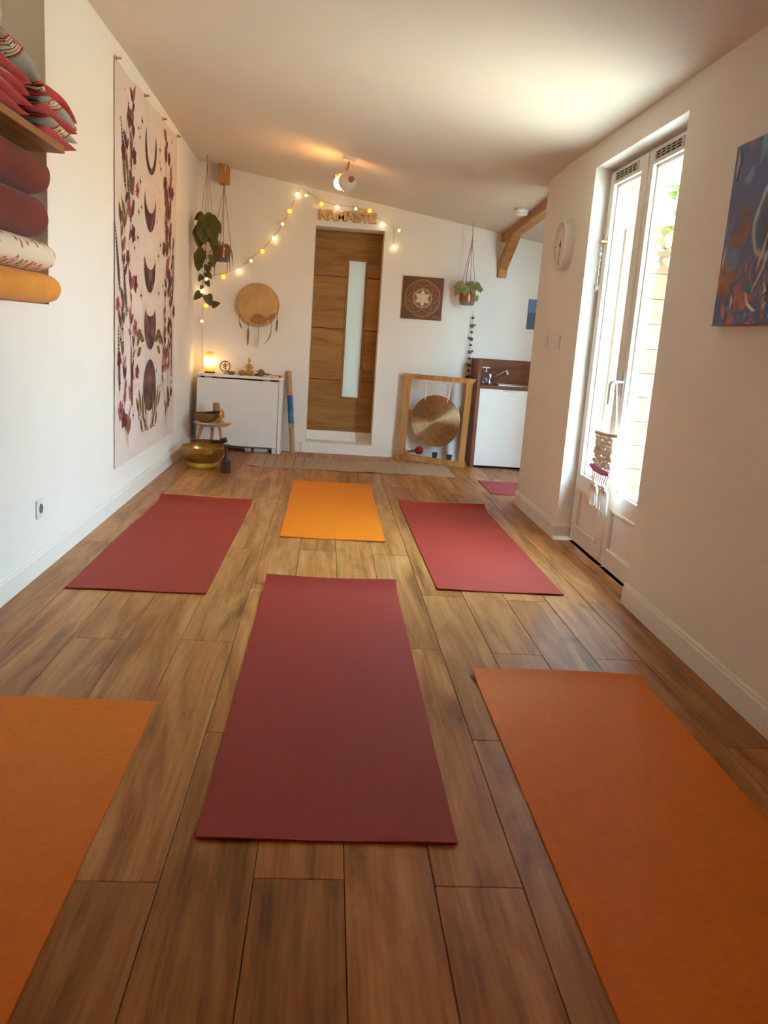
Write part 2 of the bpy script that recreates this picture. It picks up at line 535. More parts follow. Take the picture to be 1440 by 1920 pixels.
GZ0, GZ1 = 0.435, 2.085
YM = 4.37
def leaf(y0, y1, a0, a1, v0, v1, wide):
    """leaf from y0 to y1 with glass a0..a1, vent v0..v1"""
    g = MB()
    zt, zb = 2.158, 0.022
    g.box(X0, X1, y0, a0, zb, zt).box(X0, X1, a1, y1, zb, zt)
    g.box(X0, X1, a0, a1, GZ1, zt).box(X0, X1, a0, a1, 0.345, GZ0)
    g.box(X0, X1, a0, a1, zb, 0.105)
    lf = g.build('door_leaf', M_pvc, d2)
    # recessed lower panel with moulding
    MB().box(X0 + 0.018, X1 - 0.01, a0, a1, 0.10, 0.35).build('lower_panel', M_pvc, lf)
    g = MB()
    for p, q, r_, s_ in ((a0, a0 + 0.018, 0.105, 0.345), (a1 - 0.018, a1, 0.105, 0.345), (a0, a1, 0.105, 0.123), (a0, a1, 0.327, 0.345)):
        g.box(X0 - 0.004, X0 + 0.02, p, q, r_, s_)
    g.build('panel_moulding', M_pvc, lf, bevel=0.004)
    # glazing beads and pane
    g = MB()
    for p, q, r_, s_ in ((a0, a0 + 0.016, GZ0, GZ1), (a1 - 0.016, a1, GZ0, GZ1), (a0, a1, GZ0, GZ0 + 0.016), (a0, a1, GZ1 - 0.016, GZ1)):
        g.box(X0 + 0.022, X0 + 0.045, p, q, r_, s_)
    g.build('glazing_bead', M_pvc, lf, bevel=0.003)
    MB().box(X0 + 0.040, X0 + 0.044, a0 + 0.008, a1 - 0.008, GZ0 + 0.008, GZ1 - 0.008).build('glass_pane', M_glass, lf)
    # ventilation grille
    g = MB().box(X0 - 0.006, X0 + 0.001, v0, v1, 2.094, 2.146, 0)
    n = 5
    for i in range(n):
        for j in range(3):
            w = (v1 - v0 - 0.03) / n
            ya = v0 + 0.015 + i * w + 0.006
            za = 2.104 + j * 0.0125
            g.box(X0 - 0.0072, X0 - 0.005, ya, ya + w - 0.014, za, za + 0.007, 1)
    g.build('vent_grille', [M_vent, M_black], lf)
    return lf
lf_far = leaf(YM + 0.002, FY1 - 0.022, 4.45, 4.868, 4.50, 4.85, 0)
lf_near = leaf(FY0 + 0.03, YM - 0.002, 3.80, 4.29, 3.93, 4.27, 1)
MB().box(X0 - 0.008, X0 + 0.002, YM - 0.022, YM + 0.022, 0.03, 2.15).build('cover_strip', M_pvc, lf_near, bevel=0.002)
g = MB()
HY, HZ = 4.325, 1.015
g.box(FX - 0.006, FX, HY - 0.014, HY + 0.014, HZ - 0.075, HZ + 0.055)
g.tube([(FX - 0.004, HY, HZ), (FX - 0.045, HY, HZ), (FX - 0.060, HY + 0.002, HZ - 0.006), (FX - 0.067, HY + 0.004, HZ - 0.022), (FX - 0.067, HY + 0.006, HZ - 0.12)], [0.010, 0.010, 0.011, 0.011, 0.009], 10)
g.build('door_handle', M_chrome, lf_near, smooth=True)
g = MB()
for z in (0.30, 1.86):
    g.tube([(FX - 0.004, FY1 - 0.018, z - 0.03), (FX - 0.004, FY1 - 0.018, z + 0.03)], 0.007, 8)
g.build('hinge', M_pvc, lf_far, smooth=True)

# glazed garden door of the nook
w1 = struct(empty('window_1', ((NXA + NXB) / 2, YC - 0.05, NZA)))
M_wfr = mat('weathered_wood_frame', (92, 74, 56), rough=0.7, var=0.1, scale=20)
w1['label'] = 'narrow glazed garden door in the front wall of the nook'
g = MB()
for p, q, r_, s_ in ((NXA, NXA + 0.03, NZA, NZB), (NXB - 0.03, NXB, NZA, NZB), (NXA, NXB, NZA, NZA + 0.06), (NXA, NXB, NZB - 0.05, NZB)):
    g.box(p, q, YC - 0.075, YC - 0.03, r_, s_)
g.build('window_frame', M_wfr, w1)
MB().box(NXA + 0.02, NXB - 0.02, YC - 0.055, YC - 0.051, NZA + 0.04, NZB - 0.03).build('glass_pane', M_glassc, w1)

# ------------------------------------------------------------------ outside
M_terr = mat('terrace_stone', (206, 196, 180), rough=0.9, var=0.08, scale=3)
M_clad = wood('fence_board', (84, 62, 42), (104, 79, 55), (118, 92, 66), axis=0, rnd=True, rough=0.8, knots=0.3)
struct(MB().box(XR + 0.1, 14, -8, 20, -0.13, -0.03).build('ground_terrace', M_terr))
# plank fence beside the nook, facing the door
cw = empty('plank_fence', (4.2, 7.02, -0.03)); tag(cw, 'horizontal plank fence seen through the near glass pane', 'fence')
for i in range(11):
    z0 = -0.02 + i * 0.205
    MB().box(2.20, 6.2, 7.0, 7.022, z0, z0 + 0.201).build('board', M_clad, cw, bevel=0.002)
MB().box(2.20, 6.2, 7.0225, 7.0238, -0.02, 2.23).build('backing', M_groove, cw)
for x in (2.3, 4.2, 6.1):
    MB().box(x, x + 0.08, 7.024, 7.10, -0.03, 2.24).build('post', M_clad, cw, bevel=0.003)
# fence along the far side of the garden
M_fen = wood('garden_fence_board', (150, 128, 104), (176, 152, 126), (190, 168, 142), axis=1, rnd=True, rough=0.8, knots=0.3)
cf = empty('garden_fence', (6.25, 1.0, -0.03)); tag(cf, 'tall plank fence along the far side of the garden', 'fence')
for i in range(11):
    z0 = -0.02 + i * 0.205
    MB().box(6.24, 6.262, -7.0, 7.0, z0, z0 + 0.198).build('board', M_fen, cf, bevel=0.002)
for y in (-6.9, -3.5, 0.0, 3.5, 6.8):
    MB().box(6.264, 6.34, y, y + 0.08, -0.03, 2.24).build('post', M_fen, cf, bevel=0.003)

# ================================================================== YOGA MATS
def mat_fabric(name, rgb, rough=0.62):
    m = mat(name, rgb, rough=rough, spec=0.36, var=0.06, scale=60, bump=0.25, bscale=900)
    return m
M_burg = mat_fabric('burgundy_mat_foam', (154, 46, 32))
M_orange = mat_fabric('orange_mat_foam', (229, 121, 3))
M_rose = mat_fabric('rose_mat_foam', (156, 60, 62))
def yoga_mat(name, x0, x1, y0, y1, m, label, skew=0.0, curl=0.03, curl_len=0.13, wave=0.004, seed=0, lift=0.0, axis='y', rot=0.0):
    """mat lying along Y, far edge (y1) curling up a little, near edge gently wavy; soft rounded rim"""
    w, l = x1 - x0, y1 - y0
    cx, cy = (x0 + x1) / 2, (y0 + y1) / 2
    rnd = random.Random(seed)
    ph = rnd.random() * 6
    th = 0.0055
    def top(u, v):
        x = (u - 0.5) * w
        y = (v - 0.5) * l
        z = th
        d = (v - 1) * l + curl_len
        if d > 0: z += curl * (d / curl_len) ** 2 * (0.88 + 0.12 * math.cos(u * 5 + ph)); y -= curl * 0.3 * (d / curl_len) ** 2
        e = 0.10 - v * l
        if e > 0: z += wave * (e / 0.10) * (0.5 + 0.5 * math.sin(u * 7.5 + ph)) + lift * (e / 0.1) ** 2
        x += skew * (v - 0.5)
        a = rot
        return (cx + x * math.cos(a) - y * math.sin(a), cy + x * math.sin(a) + y * math.cos(a), z)
    g = MB()
    nv = 44
    def vmap(v): # denser near both ends
        return 0.5 - 0.5 * math.cos(PI * v) if 0 <= v <= 1 else v
    g.grid(lambda u, v: top(u, vmap(v)), 18, nv, thick=(0, 0, th - 0.0004))
    o = g.build(name, m, origin=(cx, cy, 0), smooth=True, bevel=0.0)
    return tag(o, label, 'yoga mat', 'yoga mats laid out on the oak floor')
yoga_mat('yoga_mat', -0.244, 0.370, 1.745, 3.80, M_burg, 'dark red yoga mat in the middle of the foreground between two orange mats', skew=0.01, seed=1, curl=0.035)
yoga_mat('yoga_mat', -1.083, -0.475, 3.55, 5.56, M_burg, 'dark red yoga mat beside the left wall below the tapestry', skew=0.02, seed=2, curl=0.03)
yoga_mat('yoga_mat', 0.565, 1.180, 3.775, 5.80, M_burg, 'dark red yoga mat on the right, opposite the glazed door', skew=-0.02, seed=3, curl=0.03)
yoga_mat('yoga_mat', -0.226, 0.382, 4.655, 6.46, M_orange, 'orange yoga mat farthest back, in front of the woven rug', seed=4, curl=0.010)
yoga_mat('yoga_mat', 0.578, 1.203, 0.78, 2.79, M_orange, 'orange yoga mat at the lower right corner of the picture', seed=5, curl=0.022)
yoga_mat('yoga_mat', -1.095, -0.478, 0.45, 2.44, M_orange, 'orange yoga mat cut off by the lower left corner of the picture', seed=6, curl=0.012, curl_len=0.2)
yoga_mat('yoga_mat', 1.37, 1.97, 6.345, 7.02, M_rose, 'rose pink yoga mat in the kitchen nook, half hidden behind the wall', seed=8, curl=0.004, rot=PI / 2)

# ================================================================== WOVEN RUG
M_rug = mat('beige_jute_weave', (190, 158, 122), rough=0.95, var=0.22, scale=40, bump=0.8, bscale=260, stretch=(1, 6, 1))
M_rugl = mat('pale_rug_cotton', (214, 196, 174), rough=0.95, var=0.1, scale=60, bump=0.6, bscale=260)
M_rugd = mat('brown_rug_thread', (150, 112, 78), rough=0.95, var=0.1)
rx0, rx1, ry0, ry1 = -0.648, 1.155, 7.095, 7.765
rug = empty('woven_rug', (0.25, 7.45, 0))
tag(rug, 'flat beige woven rug with striped ends in front of the back door', 'rug')
def rugz(x, y):
    e = max(0, 1 - (y - ry0) / 0.12)
    q = max(0, 1 - (x - rx0) / 0.10)
    return 0.006 + 0.010 * e * (0.5 + 0.5 * math.sin(x * 17 + 1)) * (0.5 + 0.5 * math.sin(x * 5.1)) + 0.012 * q * (0.4 + 0.6 * math.sin(y * 13) ** 2)
g = MB()
g.grid(lambda u, v: (rx0 + u * (rx1 - rx0), ry0 + v * (ry1 - ry0) + 0.008 * math.sin(u * 9), rugz(rx0 + u * (rx1 - rx0), ry0 + v * (ry1 - ry0))), 60, 16, thick=(0, 0, 0.005))
g.build('rug_field', M_rug, rug, smooth=True)
for s, base in ((-1, rx0), (1, rx1)):
    for k in range(6):
        xx = base - s * (0.05 + k * 0.085)
        g = MB()
        g.tube([(xx, ry0 + 0.006 + (ry1 - ry0) * j / 12 + 0.008 * math.sin((xx - rx0) / (rx1 - rx0) * 9), rugz(xx, ry0 + (ry1 - ry0) * j / 12) + 0.001) for j in range(13)], 0.0032, 6)
        g.build('stripe', M_rugd if s < 0 else M_rugl, rug, smooth=True)
        for yy, dy in ((ry0, -0.012), (ry1, 0.014)):
            z = rugz(xx, yy)
            g = MB()
            yb = yy + 0.008 * math.sin((xx - rx0) / (rx1 - rx0) * 9)
            g.tube([(xx + 0.004 * math.cos(a), yb + dy * (0.5 - 0.5 * math.cos(a)), z + 0.003 + 0.010 * abs(math.sin(a / 2)) * (1 if dy > 0 else 0.3)) for a in [i * PI / 4 for i in range(9)]], 0.004, 6)
            g.build('tassel_knot', M_rugl, rug, smooth=True)

# ================================================================== TAPESTRY
M_tap = mat('tapestry_cloth', (228, 206, 190), rough=0.9, var=0.04, scale=6, bump=0.25, bscale=500)
M_moon = None
def moon_mat():
    m, nt, b = nodes_of('moon_print')
    N, Lk = nt.nodes.new, nt.links.new
    tc = N('ShaderNodeTexCoord'); nz = N('ShaderNodeTexNoise'); nz.inputs['Scale'].default_value = 7; nz.inputs['Detail'].default_value = 5
    Lk(tc.outputs['Object'], nz.inputs['Vector'])
    rp = N('ShaderNodeValToRGB'); e = rp.color_ramp.elements
    e[0].position, e[0].color = 0.32, (*lin((56, 34, 42)), 1)
    e[1].position, e[1].color = 0.68, (*lin((150, 98, 82)), 1)
    x = e.new(0.5); x.color = (*lin((92, 58, 58)), 1)
    Lk(nz.outputs['Fac'], rp.inputs[0]); Lk(rp.outputs[0], b.inputs['Base Color'])
    b.inputs['Roughness'].default_value = 0.9
    return m
M_moon = moon_mat()
PR = [mat('print_wine', (118, 48, 54), rough=0.9, var=0.2, scale=30), mat('print_plum', (92, 56, 62), rough=0.9, var=0.2, scale=30),
      mat('print_olive', (124, 92, 44), rough=0.9, var=0.2, scale=30), mat('print_ink', (52, 36, 42), rough=0.9),
      mat('print_rose', (166, 84, 86), rough=0.9, var=0.15, scale=30), mat('print_stem', (140, 112, 104), rough=0.9)]
ty0, ty1, tz0, tz1 = 5.109, 7.03, 0.262, 2.578
def tapx(y, z):
    return XL + 0.0065 + 0.0015 * math.sin(y * 5.3) * (0.4 + 0.6 * (tz1 - z) / 2.3) + 0.001 * math.sin(z * 3 + y * 2)
tap = empty('tapestry', (XL, 6.07, tz0))
tag(tap, 'pale wall tapestry printed with moon phases and dark red flowers', 'tapestry')
def tapfn(u, v):
    y = ty0 + u * (ty1 - ty0); z = tz0 + v * (tz1 - tz0)
    if v > 0.97: z -= 0.018 * (math.sin(u * PI * 3.0) ** 2) * (v - 0.97) / 0.03
    return (tapx(y, z), y, z)
MB().grid(tapfn, 40, 44, thick=(0.002, 0, 0)).build('cloth', M_tap, tap, smooth=True)
def flat(g, pts, mi=0, off=0.0022):
    """printed outline (y,z) on the cloth"""
    n = len(pts)
    cy = sum(p[0] for p in pts) / n; cz = sum(p[1] for p in pts) / n
    vs = [(tapx(y, z) + off, y, z) for y, z in pts] + [(tapx(cy, cz) + off, cy, cz)]
    g.add(vs, [(k, (k + 1) % n, n) for k in range(n)], mi)
def strip(g, a, b, mi=0, off=0.0022):
    n = len(a)
    vs = [(tapx(y, z) + off, y, z) for y, z in a] + [(tapx(y, z) + off, y, z) for y, z in b]
    g.add(vs, [(k, k + 1, n + k + 1, n + k) for k in range(n - 1)], mi)
def crescent(cy, cz, ry, rz, phi, inner):
    """lower crescent: outer arc of an ellipse, horns at angle phi above centre, inner arc dips to 'inner'"""
    g = MB()
    n = 28
    A, Bp = [], []
    for k in range(n + 1):
        t = PI - phi + (PI + 2 * phi) * 0  # keep symmetrical arcs below
        a = (PI + phi) + 0.0
        ang = PI - phi + (PI + 2 * phi) * k / n if False else (PI - phi) + (PI + 2 * phi) * k / n
        y, z = cy + ry * math.cos(ang), cz + rz * math.sin(ang)
        A.append((y, z))
        s = -1 + 2 * k / n
        hw, hz = ry * math.cos(phi), cz + rz * math.sin(phi)
        yy = cy + hw * math.sin(s * PI / 2)
        zz = inner + (hz - inner) * (1 - math.sqrt(max(0, 1 - math.sin(s * PI / 2) ** 2)))
        Bp.append((yy, zz))
    strip(g, A, Bp)
    return g
MOONS = [(6.07, 2.300, 0.178, 0.175, 0.62, 2.165), (6.065, 1.935, 0.178, 0.182, 0.36, 1.875), (6.07, 1.525, 0.178, 0.175, 0.40, 1.505), (6.09, 1.135, 0.19, 0.175, 0.68, 1.19)]
for q in MOONS:
    crescent(*q).build('printed_moon', M_moon, tap, fix=False)
g = MB()
flat(g, [(6.085 + 0.205 * math.cos(t) * (1 - 0.08 * math.sin(t)), 0.712 + 0.182 * math.sin(t)) for t in [2 * PI * k / 40 for k in range(40)]])
g.build('printed_moon', M_moon, tap, fix=False)
g = MB()
tr = random.Random(11)
def p_leaf(y, z, ang, ln, wd, mi):
    c, s = math.cos(ang), math.sin(ang)
    out = []
    for t, w in ((0, 0), (0.2, 0.6), (0.45, 1.0), (0.7, 0.8), (0.9, 0.35), (1, 0), (0.9, -0.35), (0.7, -0.8), (0.45, -1.0), (0.2, -0.6)):
        a, b = t * ln, w * wd / 2
        out.append((y + c * a - s * b, z + s * a + c * b))
    flat(g, out, mi, 0.0026)
def p_stem(pts, w=0.006, mi=5):
    A, Bp = [], []
    for i, (y, z) in enumerate(pts):
        y0, z0 = pts[max(0, i - 1)]; y1, z1 = pts[min(len(pts) - 1, i + 1)]
        dy, dz = y1 - y0, z1 - z0; l = math.hypot(dy, dz) or 1
        A.append((y - dz / l * w / 2, z + dy / l * w / 2)); Bp.append((y + dz / l * w / 2, z - dy / l * w / 2))
    strip(g, A, Bp, mi, 0.0024)
def p_flower(y, z, r, mi):
    n = 5; a0 = tr.random() * 6
    for k in range(n):
        p_leaf(y, z, a0 + 2 * PI * k / n, r, r * 0.8, mi)
    flat(g, [(y + r * 0.25 * math.cos(t), z + r * 0.25 * math.sin(t)) for t in [k * PI / 4 for k in range(8)]], 3, 0.0030)
def p_fern(y, z, ang, ln, wd, mi):
    c, s = math.cos(ang), math.sin(ang)
    p_stem([(y + c * ln * t / 6, z + s * ln * t / 6) for t in range(7)], 0.006, 3)
    n = int(ln / 0.022)
    for k in range(n):
        t = (k + 0.5) / n
        q = wd * (1 - t) ** 0.6 * min(1, 0.5 + t * 3)
        for sd in (-1, 1):
            p_leaf(y + c * ln * t, z + s * ln * t, ang + sd * 0.75, q, 0.011, mi)
def p_star(y, z, r):
    pts = []
    for k in range(8):
        rr = r if k % 2 == 0 else r * 0.28
        a = PI / 2 + k * PI / 4
        pts.append((y + rr * 0.6 * math.cos(a), z + rr * math.sin(a)))
    flat(g, pts, 3)
for sd in (-1, 1):
    def Y(d): return 6.07 + sd * d
    # four sprays climbing each side
    for z0, z1, d0, d1 in ((0.36, 0.98, 0.62, 0.46), (0.40, 1.10, 0.66, 0.80), (0.92, 1.55, 0.52, 0.62), (1.05, 1.70, 0.74, 0.80), (1.50, 2.12, 0.60, 0.52), (1.62, 2.30, 0.72, 0.66), (2.0, 2.44, 0.58, 0.50)):
        n = 9
        pts = [(Y(d0 + (d1 - d0) * k / n + 0.03 * math.sin(k * 0.9)), z0 + (z1 - z0) * k / n) for k in range(n + 1)]
        p_stem(pts, 0.007)
        for k in range(1, n + 1):
            y, z = pts[k]
            for s2 in (-1, 1):
                if tr.random() < 0.42: continue
                ang = PI / 2 + s2 * (0.35 + 0.6 * tr.random())
                ln = 0.07 + 0.08 * tr.random()
                p_leaf(y + 0.01 * s2, z, ang, ln, ln * (0.30 + 0.25 * tr.random()), tr.choice([0, 1, 1, 2, 2, 4]))
            if k % 4 == 2:
                s2 = tr.choice([-1, 1])
                fy, fz = y + s2 * (0.10 + 0.05 * tr.random()), z + 0.05
                p_stem([(y, z), ((y + fy) / 2, z + 0.035), (fy, fz)], 0.006)
                p_flower(fy, fz, 0.050 + 0.02 * tr.random(), tr.choice([0, 0, 4]))
        if tr.random() < 0.8:
            p_fern(Y(d1 + 0.05), z1 - 0.38, PI / 2 - sd * tr.uniform(-0.05, 0.30), 0.40, 0.055, 3)
    # olive sprig around the full moon
    base = (Y(0.02), 0.40)
    for k, (dy, dz, ln) in enumerate(((0.10, 0.06, 0.20), (0.17, 0.05, 0.22), (0.24, 0.10, 0.20), (0.10, -0.02, 0.12), (0.20, -0.02, 0.13), (0.30, 0.12, 0.15))):
        p_stem([base, (Y(dy * 0.6), 0.40 + dz * 0.5 + 0.02), (Y(dy), 0.42 + dz)], 0.005, 2)
        p_leaf(Y(dy), 0.42 + dz, PI / 2 - sd * (0.15 + 0.12 * k), ln, 0.05, 2)
    for k, (dy, z, an, ln) in enumerate(((0.30, 0.93, 0.3, 0.13), (0.31, 0.99, -0.1, 0.14), (0.33, 1.06, 0.5, 0.16), (0.24, 1.06, 0.9, 0.15))):
        p_leaf(Y(dy + 0.08), z, PI / 2 + sd * (0.9 + an), ln, 0.06, 2)
for k in range(70):
    y = tr.uniform(ty0 + 0.06, ty1 - 0.06); z = tr.uniform(0.40, 2.50)
    if 5.86 < y < 6.29: continue
    p_star(y, z, 0.014 + 0.028 * tr.random() ** 2)
for y, z in ((5.76, 2.03), (5.80, 1.88), (5.72, 1.84), (6.36, 2.34), (6.40, 2.22), (5.80, 2.40), (6.36, 1.62), (6.42, 1.70), (5.70, 1.68), (6.38, 1.36), (5.80, 1.32), (5.28, 1.10), (5.24, 1.04), (5.30, 1.02)):
    p_star(y, z, 0.045)
o = g.build('printed_botanicals', PR, tap, fix=False)
M_brass = mat('brass', (196, 150, 72), rough=0.35, metal=1.0)
for (y, z) in ((5.125, 2.585), (5.85, 2.577), (6.45, 2.577), (7.01, 2.583)):
    g = MB(); g.lathe([(0.012, 0), (0.012, 0.004), (0.005, 0.006), (0.006, 0.022), (0.010, 0.026), (0.001, 0.028)], (XL + 0.011, y, z - 0.012), 10, RY(PI / 2))
    g.build('push_pin', M_brass, tap, smooth=True)

# ================================================================== SHELF, CUSHIONS AND BOLSTERS IN THE NICHE
M_shelf = wood('shelf_oak', (96, 58, 22), (150, 98, 44), (178, 124, 66), axis=1, rough=0.55, rnd=True)
sh = MB().box(NX, -1.176, 1.72, 3.90, 1.839, 1.869).build('niche_shelf', M_shelf, bevel=0.002, origin=(-1.3, 2.9, 1.839))
tag(sh, 'thick oak shelf board sticking out of the wall niche under the cushions', 'shelf')
M_red = mat('red_cushion_linen', (196, 52, 58), rough=0.9, var=0.08, scale=20, bump=0.35, bscale=500, sheen=0.2)
def boho_mat():
    """grey cushion cloth with woven bands running across it"""
    m, nt, b = nodes_of('patterned_cushion_cloth')
    N, Lk = nt.nodes.new, nt.links.new
    tc = N('ShaderNodeTexCoord'); oi = N('ShaderNodeObjectInfo')
    sx = N('ShaderNodeSeparateXYZ'); Lk(tc.outputs['Object'], sx.inputs[0])
    ofs = N('ShaderNodeMath'); ofs.operation = 'MULTIPLY_ADD'; Lk(oi.outputs['Random'], ofs.inputs[0]); ofs.inputs[1].default_value = 0.25; Lk(sx.outputs['Y'], ofs.inputs[2])
    fr = N('ShaderNodeMath'); fr.operation = 'PINGPONG'; Lk(ofs.outputs[0], fr.inputs[0]); fr.inputs[1].default_value = 0.16
    nrm = N('ShaderNodeMath'); nrm.operation = 'DIVIDE'; Lk(fr.outputs[0], nrm.inputs[0]); nrm.inputs[1].default_value = 0.16
    rp = N('ShaderNodeValToRGB'); rp.color_ramp.interpolation = 'CONSTANT'
    e = rp.color_ramp.elements
    cols = [(0, (166, 168, 160)), (0.48, (214, 104, 58)), (0.56, (58, 56, 60)), (0.62, (232, 214, 186)), (0.70, (206, 120, 74)), (0.76, (226, 206, 176)), (0.86, (70, 62, 62)), (0.91, (236, 220, 196))]
    e[0].color = (*lin(cols[0][1]), 1); e[1].position = cols[1][0]; e[1].color = (*lin(cols[1][1]), 1)
    for p, c in cols[2:]:
        x = e.new(p); x.color = (*lin(c), 1)
    Lk(nrm.outputs[0], rp.inputs[0])
    wv = N('ShaderNodeTexVoronoi'); wv.inputs['Scale'].default_value = 55; Lk(tc.outputs['Object'], wv.inputs['Vector'])
    gt = N('ShaderNodeMath'); gt.operation = 'LESS_THAN'; Lk(wv.outputs['Distance'], gt.inputs[0]); gt.inputs[1].default_value = 0.30
    inb = N('ShaderNodeMath'); inb.operation = 'GREATER_THAN'; Lk(nrm.outputs[0], inb.inputs[0]); inb.inputs[1].default_value = 0.5
    both = N('ShaderNodeMath'); both.operation = 'MULTIPLY'; Lk(gt.outputs[0], both.inputs[0]); Lk(inb.outputs[0], both.inputs[1])
    mx = N('ShaderNodeMixRGB'); Lk(both.outputs[0], mx.inputs[0]); Lk(rp.outputs[0], mx.inputs[1]); mx.inputs[2].default_value = (*lin((60, 46, 46)), 1)
    Lk(mx.outputs[0], b.inputs['Base Color']); b.inputs['Roughness'].default_value = 0.9
    return m
M_boho = boho_mat()
def cushion(cx, cy, cz, wx, wy, h, top, bot, tip, rz, label, tilt=0.0, seed=0):
    """square cushion: pillowy faces meeting in a thin seam, corners drawn out into points"""
    rnd = random.Random(seed)
    p1, p2 = rnd.random() * 6, rnd.random() * 6
    n = 16
    def prof(u, v):
        a, b = 2 * u - 1, 2 * v - 1
        k = max(0, (1 - a ** 2)) ** 0.55 * max(0, (1 - b ** 2)) ** 0.55
        pinch = 1 - 0.075 * (1 - a * a * b * b) * max(abs(a), abs(b)) ** 4
        return a * wx / 2 * pinch, b * wy / 2 * pinch, k
    g = MB()
    X = T(cx, cy, cz) @ RZ(rz) @ RX(tilt)
    g.xf = X
    def drop(a, b): return -tip * max(0, (abs(b) - 0.0)) ** 3 * (1 if b > 0 else 0.3) + 0.006 * math.sin(a * 5 + p1) * math.cos(b * 4 + p2)
    def upf(u, v):
        x, y, k = prof(u, v); a, b = 2 * u - 1, 2 * v - 1
        return (x, y, h * 0.5 * k + drop(a, b))
    def dnf(u, v):
        x, y, k = prof(u, v); a, b = 2 * u - 1, 2 * v - 1
        return (x, y, -h * 0.5 * k + drop(a, b))
    g.grid(upf, n, n, 0); g.grid(dnf, n, n, 1)
    o = g.build('floor_cushion', [top, bot], origin=(cx, cy, cz), smooth=True)
    bm = bmesh.new(); bm.from_mesh(o.data); bmesh.ops.remove_doubles(bm, verts=bm.verts, dist=0.0006); bmesh.ops.recalc_face_normals(bm, faces=bm.faces); bm.to_mesh(o.data); bm.free()
    return tag(o, label, 'cushion', 'red and patterned cushions piled on the niche shelf')
CA = [  # far pile, bottom to top
    (-1.305, 3.815, 1.896, M_boho, M_red, 0.020, 0.00, 'lowest cushion of the far pile on the niche shelf, red underside'),
    (-1.300, 3.830, 1.934, M_red, M_boho, 0.028, 0.03, 'second cushion from the bottom of the far pile on the shelf'),
    (-1.303, 3.800, 1.974, M_boho, M_red, 0.036, -0.03, 'middle cushion of the far pile, red below'),
    (-1.300, 3.815, 2.013, M_red, M_boho, 0.050, 0.02, 'fourth cushion from the bottom of the far pile on the shelf'),
    (-1.302, 3.800, 2.053, M_boho, M_red, 0.066, -0.02, 'topmost cushion of the far pile with a red underside')]
for i, (x, y, z, a, b, tp, rz, lb) in enumerate(CA):
    cushion(x, y, z, 0.285, 0.43, 0.050, a, b, tp, rz, lb, seed=i)
CB = [
    (-1.300, 3.225, 1.897, M_boho, M_red, 0.012, 0.02, 'lowest cushion of the near pile, cut off by the left picture edge'),
    (-1.297, 3.235, 1.938, M_boho, M_red, 0.020, -0.02, 'second cushion from the bottom of the near pile with bright red underside'),
    (-1.300, 3.225, 1.980, M_boho, M_red, 0.026, 0.01, 'third cushion from the bottom of the near pile with bright red underside'),
    (-1.300, 3.240, 2.022, M_boho, M_red, 0.030, 0.00, 'fourth cushion from the bottom of the near pile with bright red underside')]
for i, (x, y, z, a, b, tp, rz, lb) in enumerate(CB):
    cushion(x, y, z, 0.285, 0.42, 0.052, a, b, tp, rz, lb, seed=20 + i)
cushion(-1.300, 3.39, 2.098, 0.285, 0.44, 0.075, M_red, M_boho, 0.062, -0.02, 'topmost cushion draped over both piles, grey banded side showing', seed=40, tilt=-0.10)

M_wine = mat('burgundy_bolster_cotton', (118, 37, 20), rough=0.9, var=0.12, scale=14, bump=0.35, bscale=300, sheen=0.15)
M_amber = mat('ochre_bolster_cotton', (232, 150, 50), rough=0.9, var=0.06, scale=14, bump=0.3, bscale=300, sheen=0.1)
def paisley():
    m, nt, b = nodes_of('paisley_cotton')
    N, Lk = nt.nodes.new, nt.links.new
    tc = N('ShaderNodeTexCoord'); mp = N('ShaderNodeMapping'); mp.inputs['Scale'].default_value = (14, 20, 14); mp.inputs['Rotation'].default_value = (0.5, 0, 0)
    Lk(tc.outputs['Object'], mp.inputs[0])
    vo = N('ShaderNodeTexVoronoi'); vo.inputs['Scale'].default_value = 1.0; vo.inputs['Randomness'].default_value = 0.25; Lk(mp.outputs[0], vo.inputs['Vector'])
    ml = N('ShaderNodeMath'); ml.operation = 'MULTIPLY'; Lk(vo.outputs['Distance'], ml.inputs[0]); ml.inputs[1].default_value = 22
    sn = N('ShaderNodeMath'); sn.operation = 'SINE'; Lk(ml.outputs[0], sn.inputs[0])
    lt = N('ShaderNodeMath'); lt.operation = 'LESS_THAN'; Lk(vo.outputs['Distance'], lt.inputs[0]); lt.inputs[1].default_value = 0.48
    gt = N('ShaderNodeMath'); gt.operation = 'GREATER_THAN'; Lk(sn.outputs[0], gt.inputs[0]); gt.inputs[1].default_value = -0.1
    mu = N('ShaderNodeMath'); mu.operation = 'MULTIPLY'; Lk(lt.outputs[0], mu.inputs[0]); Lk(gt.outputs[0], mu.inputs[1])
    mx = N('ShaderNodeMixRGB'); Lk(mu.outputs[0], mx.inputs[0])
    mx.inputs[1].default_value = (*lin((238, 216, 188)), 1); mx.inputs[2].default_value = (*lin((184, 112, 84)), 1)
    Lk(mx.outputs[0], b.inputs['Base Color']); b.inputs['Roughness'].default_value = 0.9
    return m
M_paisley = paisley()
